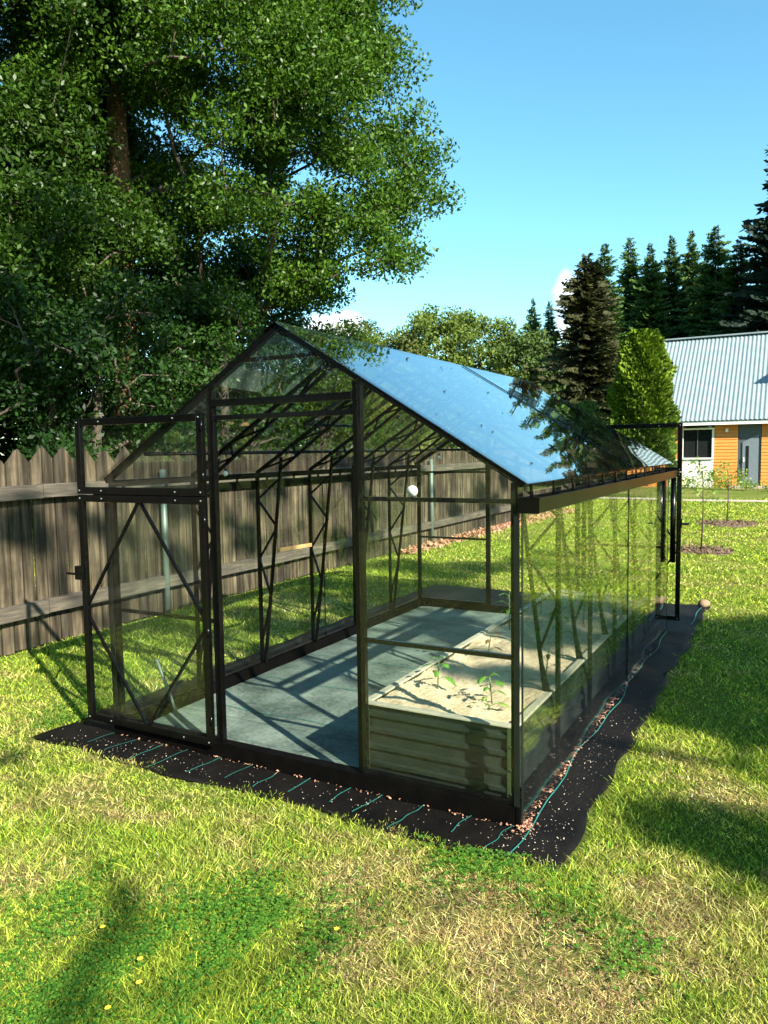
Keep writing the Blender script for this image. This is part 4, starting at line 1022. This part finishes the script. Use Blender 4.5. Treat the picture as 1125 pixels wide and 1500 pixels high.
tag(scatter('bark_chips', P, .012, .035, M['mulch'], seed=8, flat=.6), 'loose brown bark chips on the two mulch patches', 'bark chips', kind='stuff')
o = MB().tube([(-.70, 10.2, 0), (-.69, 10.2, 1.05)], .011, 8).build('garden_stake', M['greenstake']); tag(o, 'thin green garden stake standing on the lawn right of the rear door', 'stake')

# plants in front of the house
def weeds(x, y, w, h, n, seed, label, A, Bc, name='shrub', cat='shrub', ls=.09):
    r = np.random.default_rng(seed); e = empty(name, (x, y, 0)); tag(e, label, cat)
    g = MB(); C = []
    for k in range(max(5, n//40)):
        a = r.uniform(-w, w); b = r.uniform(-.35, .35); hh = h*r.uniform(.5, 1); g.tube([(a*.8, b*.8, 0), (a, b, hh)], [.008, .004], 5, False)
        C.append(np.stack([a + r.normal(0, .09, 40), b + r.normal(0, .09, 40), r.uniform(.1, 1.0, 40)*hh], 1))
    g.build('stems', M['stemm'], e); C = np.concatenate(C); V, cc = leaf_quads(C, ls, r, colA=A, colB=Bc, hang=.1, up=.6); quads('leaves', V, M['leaf'], e, cc)
weeds(-2.9, 28.9, .7, .7, 800, 1, 'yellow green plants under the white brick wall', (.10, .18, .02), (.26, .34, .04))
weeds(-1.3, 28.4, .9, .9, 900, 2, 'tall yellow green plants in front of the orange siding', (.13, .20, .02), (.30, .36, .05))
weeds(-2.3, 21.0, .35, .55, 500, 3, 'small leafy plant at the near edge of the path by the rear door', (.06, .15, .02), (.16, .28, .04))
weeds(.4, 27.6, 1.2, .45, 900, 4, 'low green plants along the path in front of the dark door', (.08, .16, .02), (.2, .3, .04))
e = empty('flower', (-1.98, 20.9, 0)); tag(e, 'single white globe flower head at the path edge', 'flower')
g = MB(); g.tube([(0, 0, 0), (0, 0, .55)], .006, 6); g.build('stem', M['stemm'], e)
r = np.random.default_rng(4); u = unit(r.normal(size=(400, 3)))*.10 + np.array([0, 0, .62]); V, cc = leaf_quads(u, .04, r, colA=(.7, .66, .6), colB=(.85, .82, .76)); quads('flower_head', V, M['bladem'], e, cc)

# ------------------------------------------------------------------ tree behind the photographer: unseen, leaf clumps set along sun rays to shade chosen spots
def shade(sx, sy, t, rad, z=0):
    p = Vector((sx, sy, z)) + SUNV*t; return (p.x, p.y, p.z, rad)
sh = []
for a in ((.70, .33, 10.5, .30), (1.05, .30, 10.8, .34), (1.45, .35, 11, .4), (1.3, .0, 10.5, .22),
          (.75, 4.3, 14, .55), (.9, 3.4, 13.5, .55), (.6, 2.75, 13.2, .42), (1.5, 3.8, 14, .7), (1.5, 2.6, 13, .6), (2.2, 3.2, 13, .7), (-.1, 3.3, 13.2, .42), (0.1, 4.2, 14, .5), (-.45, 2.6, 13.2, .35), (-.2, 2.1, 13, .22), (-.9, 4.6, 14, .5), (-.8, 3.6, 14, .4),
          (.55, 2.0, 13, .3), (.5, 2.5, 13, .35), (.7, 1.75, 13, .28), (.9, 2.7, 13, .4), (.35, 1.75, 13, .2), (1.2, 1.6, 13, .3), (1.0, 2.2, 13, .35), (.45, 3.3, 13.5, .4), (.5, 4.0, 13.8, .4), (1.1, 4.6, 14, .5), (.7, 3.0, 13.2, .4), (1.3, 3.1, 13.2, .45), (1.0, 3.9, 13.8, .5),
          *[(x, y, 13.2, rd, z) for x, y, rd, z in ((-.5, .86, .15, .4), (-.28, .88, .16, .4), (-.1, .95, .14, .4), (-.68, .92, .13, .4), (-.4, 1.02, .12, .4), (-.6, 1.8, .2, .4), (-.35, 1.85, .22, .4), (-.4, 2.1, .25, .4), (-.15, 1.95, .2, .4), (-.7, 2.0, .18, .4), (-.5, 2.6, .3, .4), (-.3, 3.1, .3, .4), (-.7, 3.0, .3, .4), (-1.3, 2.5, .25, 0), (-1.6, 3.1, .3, 0), (-1.1, 3.3, .3, 0), (-1.9, 3.6, .25, 0), (-1.2, 1.6, .10, 0), (-1.0, 1.9, .14, 0), (-2.0, 2.5, .12, 0))],
          (-3.0, -.62, 12.5, .13), (-2.75, -.5, 12.5, .10), (-3.3, -.78, 12.5, .2), (-3.7, -.9, 12.6, .28),
          (-1.17, -1.13, 11.6, .035), (-1.10, -1.24, 11.6, .04), (-1.03, -1.35, 11.6, .035), (-.96, -1.47, 11.6, .04), (-.89, -1.58, 11.6, .045), (-.83, -1.7, 11.6, .045),
          (-3.3, 2.6, 15, .3), (-2.9, 1.9, 15, .2), (-3.6, 2.1, 15, .25), (-3.9, 4.0, 15, .4), (-3.0, 2.9, 15, .3), (-3.2, 4.4, 15, .4), (-2.8, 5.2, 15, .4), (-4.2, 2.2, 15, .25), (-4.2, 4.8, 15, .4), (-3.0, 6.0, 15, .4), (-1.5, 6.4, 15, .4), (-1.0, 7.2, 15, .35), (-2.4, 8.6, 16, .4), (-3.0, 3.7, 15, .4), (-3.9, 3.0, 15, .35), (-3.4, 5.0, 15.5, .5), (-3.9, 6.5, 16, .6), (-2.9, 6.8, 16, .5), (-2.2, 7.5, 16, .55), (-1.6, 2.9, 14, .2), (-2.0, 3.4, 14.5, .3)):
    sh.append(shade(*a))
for a in [(-4.7, rng.uniform(.2, 6), 15.5+rng.uniform(0, 1), rng.uniform(.08, .24), rng.uniform(.5, 1.25)) for k in range(34)] + [(-4.7, rng.uniform(6, 14), 16, rng.uniform(.2, .4), rng.uniform(.3, 1.6)) for k in range(24)]:
    sh.append(shade(*a))
for zz in (2.6, 3.6, 4.6):
    for k in range(5): sh.append(shade(-8.8 + .6*rng.normal(), 1.5 + 1.6*k + .5*rng.normal(), 20 + rng.uniform(0, 2), .7, zz))
tree('broadleaf_tree', 'unseen tree behind the camera, crown shaped to cast the dappled shade',
     [((14.0, -5.2, 0), .22), ((13.6, -5.0, 3), .17), ((13.0, -4.6, 6), .12), ((12.4, -4.0, 9), .07)], [(13.5, -4.5, 9.5, .5, .5, .5)], 4, (.2, .3), 3600, .11, G1, G2, 71, extra=sh)

def outer(x, y, h, w, seed, label):  # unseen trees; those behind the camera added to darken the glass reflections
    return tree('broadleaf_tree', label, [((x, y, 0), .25), ((x, y, h*.4), .2), ((x+.1, y, h*.8), .1)],
        [(x, y, h*.55, w, w, h*.42), (x+.6*w, y+.3, h*.35, w*.8, w*.8, h*.3), (x-.6*w, y-.3, h*.35, w*.8, w*.8, h*.3)], 150, (.8, 1.5), 110, .34, G1, (.05, .10, .012), seed, 'garden trees round the lawn behind and beside the camera', m=M['farleaf'])
o1 = outer(-7, -15, 10, 3.6, 81, 'unseen leafy tree added behind the camera to the left')
dup(o1, (-15, -13, 0), 1.2, (1.1, 1.1, 1.2), 'unseen leafy tree added farthest left behind the camera'); dup(o1, (-1, -18, 0), 2.4, (1, 1, 1.1), 'unseen leafy tree added straight behind the camera'); dup(o1, (-19, -7, 0), .7, (1.1, 1.1, 1.1), 'unseen leafy tree added behind the camera near the fence line')
dup(o1, (19, 20, 0), 2.0, (.9, .9, .7), 'leafy tree across the lawn on the right'); dup(o1, (17, 11, 0), 3.0, (.9, .9, .6), 'nearer leafy tree across the lawn on the right'); dup(o1, (14, 31, 0), 5.0, (.9, .9, .8), 'leafy tree right of the house')
# ------------------------------------------------------------------ lawn grass
CL = [(-.685, -1.29, .26), (-.58, -1.0, .16), (-.70, -1.55, .22), (-.98, -1.66, .18), (-.45, -1.05, .10), (-.10, -.37, .13), (.05, -.34, .08), (.30, -.40, .10), (-2.95, .12, .14), (-2.9, -.02, .1), (.55, -.62, .10), (-1.3, -1.3, .12)]
DRY = [(-.22, -.70, .32), (.05, -.62, .3), (.35, -.75, .32), (.6, -.5, .25), (-.5, -.55, .22), (.45, -1.05, .2), (-1.65, -.72, .12), (.75, -.25, .2), (-.9, -.75, .2), (-1.9, -.62, .16), (.55, 1.0, .25), (.8, .75, .2), (-.25, -1.05, .15), (-3.0, .9, .2), (-3.2, 1.6, .25)]
def dryness(x, y):
    d = .35*field(x, y, 2.2, 101) + .30*field(x, y, 7, 102) + .26*field(x, y, 19, 104) + .2*field(x, y, 45, 108)
    for a, b, s in DRY: d = d + .80*np.exp(-((x-a)**2+(y-b)**2)/(s*s*1.2))
    for a, b, s in CL: d = d - .9*np.exp(-((x-a)**2+(y-b)**2)/(s*s))
    return d
def allowed(x, y, m=.0):
    wob = .02*np.sin(x*9) + .015*np.sin(y*13+1) + .012*np.sin(x*31+y*7) + .012*np.sin(y*27)
    a = (x > CLOTH[0]+.02+m+wob) & (x < CLOTH[1]-.0-m+wob) & (y > CLOTH[2]+.045+m+wob) & (y < CLOTH[3]-m)
    b = (x < FX+.01) & (x > FX-.03)
    c = ((x+.28)**2+(y-9.72)**2 < .2) | ((x+.27)**2+(y-14.4)**2 < .35)
    p = (y > 21.5) & (y < 22.6) & (x > -2.5)
    return ~(a | b | c | p)
def blades(n, r0, r1, seed, az0, az1, power=2.0):
    r = np.random.default_rng(seed)
    u = r.uniform(0, 1, n); rr = r0*(r1/r0)**u if power == 2 else np.sqrt(r0**2 + (r1**2-r0**2)*u)
    az = np.radians(r.uniform(az0, az1, n)); x = CX + rr*np.sin(az); y = CY + rr*np.cos(az)
    ok = allowed(x, y); x, y, rr = x[ok], y[ok], rr[ok]; n = len(x)
    dry = dryness(x, y); kp = r.uniform(0, 1, n) > np.clip((dry-.75)*1.3, 0, .72)*(field(x, y, 11, 109) > -.1); x, y, rr, dry = x[kp], y[kp], rr[kp], dry[kp]; n = len(x)
    h = r.uniform(.007, .028, n)*(1 + .35*field(x, y, 5, 105))*np.where(dry > .8, .62, 1)
    h = np.clip(h, .008, .055)*(1 + .02*rr)
    wd = np.clip(rr*.00062, .0011, .014)*r.uniform(.7, 1.4, n)
    a = r.uniform(0, 2*PI, n); fl = r.uniform(0, 2*PI, n); ln = r.uniform(.3, 1.9, n)*h*np.where(dry > .8, 1.8, 1.0)
    s = np.stack([np.cos(a), np.sin(a), 0*a], 1)*wd[:, None]
    b = np.stack([x, y, 0*x], 1); t = b + np.stack([np.cos(fl)*ln, np.sin(fl)*ln, h], 1)
    V = np.stack([b-s, b+s, t+s*.28, t-s*.28], 1)
    q = r.uniform(0, 1, n)
    dn = np.clip((dry + r.normal(0, .33, n))*.75, 0, 1)
    green = np.array([.07, .18, .016]); lime = np.array([.39, .43, .055]); straw = np.array([.66, .54, .22]); brown = np.array([.26, .16, .08])
    c = green[None]*(1-q[:, None]) + lime[None]*q[:, None]
    dd = (straw[None]*r.uniform(.65, 1.1, n)[:, None])*(q[:, None] > .35) + brown[None]*(q[:, None] <= .35)
    c = c*(1-dn[:, None]) + dd*dn[:, None]
    c = np.clip(c*np.exp(r.normal(-.10, .48, n))[:, None], 0, .85)
    return V, np.concatenate([c, np.ones((n, 1))], 1)
sets = [blades(720000, 1.15, 26, 1, -60, 9), blades(170000, .9, 20, 2, -120, -60), blades(210000, .9, 24, 3, 9, 75)]
V1 = np.concatenate([q[0] for q in sets]); c1 = np.concatenate([q[1] for q in sets])
tag(quads('lawn_grass', V1, M['bladem'], None, c1), 'short sunlit lawn grass with straw coloured dry patches', 'grass', kind='stuff')
# soil and thatch crumbs between blades
n = 110000; r = np.random.default_rng(77); rr = 1.2*(9/1.2)**r.uniform(0, 1, n); az = np.radians(r.uniform(-65, 35, n)); x = CX+rr*np.sin(az); y = CY+rr*np.cos(az)
ok = allowed(x, y) & (dryness(x, y) > .6); P = np.stack([x[ok], y[ok], np.full(ok.sum(), .004)], 1)
tag(scatter('dry_thatch', P, .002, .006, surf('thatch', (.07, .042, .022), (.17, .105, .055), rough=1, scale=60, bump=0, c2=(.32, .23, .12)), seed=9, flat=.5), 'brown dry thatch between the grass blades', 'thatch', kind='stuff')
# clover and broad weeds
Pc = []; r = np.random.default_rng(78)
for a, b, s in CL:
    n = int(9000*s*s*3.2) + 120; Pc.append(np.stack([r.normal(a, s*.95, n), r.normal(b, s*.95, n), r.uniform(.012, .038, n)], 1))
P = np.concatenate(Pc); P = P[allowed(P[:, 0], P[:, 1]) & (field(P[:, 0], P[:, 1], 14, 106) > r.uniform(-1.1, .5, len(P)))]
allV = []; allc = []
for k in range(3):
    a = r.uniform(0, 2*PI, len(P)) if k == 0 else a + 2*PI/3
    s = r.uniform(.0035, .0085, len(P)) if k == 0 else s
    d = np.stack([np.cos(a), np.sin(a), .25+0*a], 1); e_ = np.stack([-np.sin(a), np.cos(a), 0*a], 1)
    allV.append(np.stack([P, P+d*s[:, None]-e_*s[:, None]*.75, P+d*s[:, None]*1.7, P+d*s[:, None]+e_*s[:, None]*.75], 1))
    tt = r.uniform(0, 1, len(P))[:, None]; allc.append(np.concatenate([np.array((.03, .11, .014))*(1-tt)+np.array((.14, .29, .035))*tt, np.ones((len(P), 1))], 1))
tag(quads('clover', np.concatenate(allV), M['bladem'], None, np.concatenate(allc)), 'bright green clover patches in the lawn and along the fabric edge', 'clover', kind='stuff')
# yellow petals of small lawn flowers
for k, (x, y) in enumerate(((-1.02, -1.36), (-.78, -1.42), (-.70, -1.50), (-.70, -1.62), (-.30, -1.0))):
    e = empty('dandelion', (x, y, 0)); tag(e, 'tiny yellow flower in the clover', 'flower', 'tiny yellow flowers in the lawn')
    g = MB(); g.tube([(0, 0, 0), (0, 0, .035)], .0015, 5, False); g.build('stem', M['stemm'], e)
    g = MB(); vs = [(0, 0, .036)] + [(math.cos(j*PI/7)*(.011 if j % 2 else .008), math.sin(j*PI/7)*(.011 if j % 2 else .008), .040) for j in range(14)]
    g.add(vs, [(0, 1+j, 1+(j+1) % 14) for j in range(14)]); g.build('petals', M.setdefault('yel', surf('yellow_petal', (.8, .55, .03), (.85, .62, .05), rough=.6, bump=0)), e)
# a few dead leaves on the roof glass
n = 26; x = r.uniform(-1.1, -.05, n); y = r.uniform(.1, 2.2, n); P = np.stack([x, y, [zr(a)+.022 for a in x]], 1)
tag(scatter('dead_leaves', P, .006, .016, M['twig'], lift=.0, seed=12, flat=.2), 'few small dark dead leaves lying on the sloping roof glass', 'debris', kind='stuff')
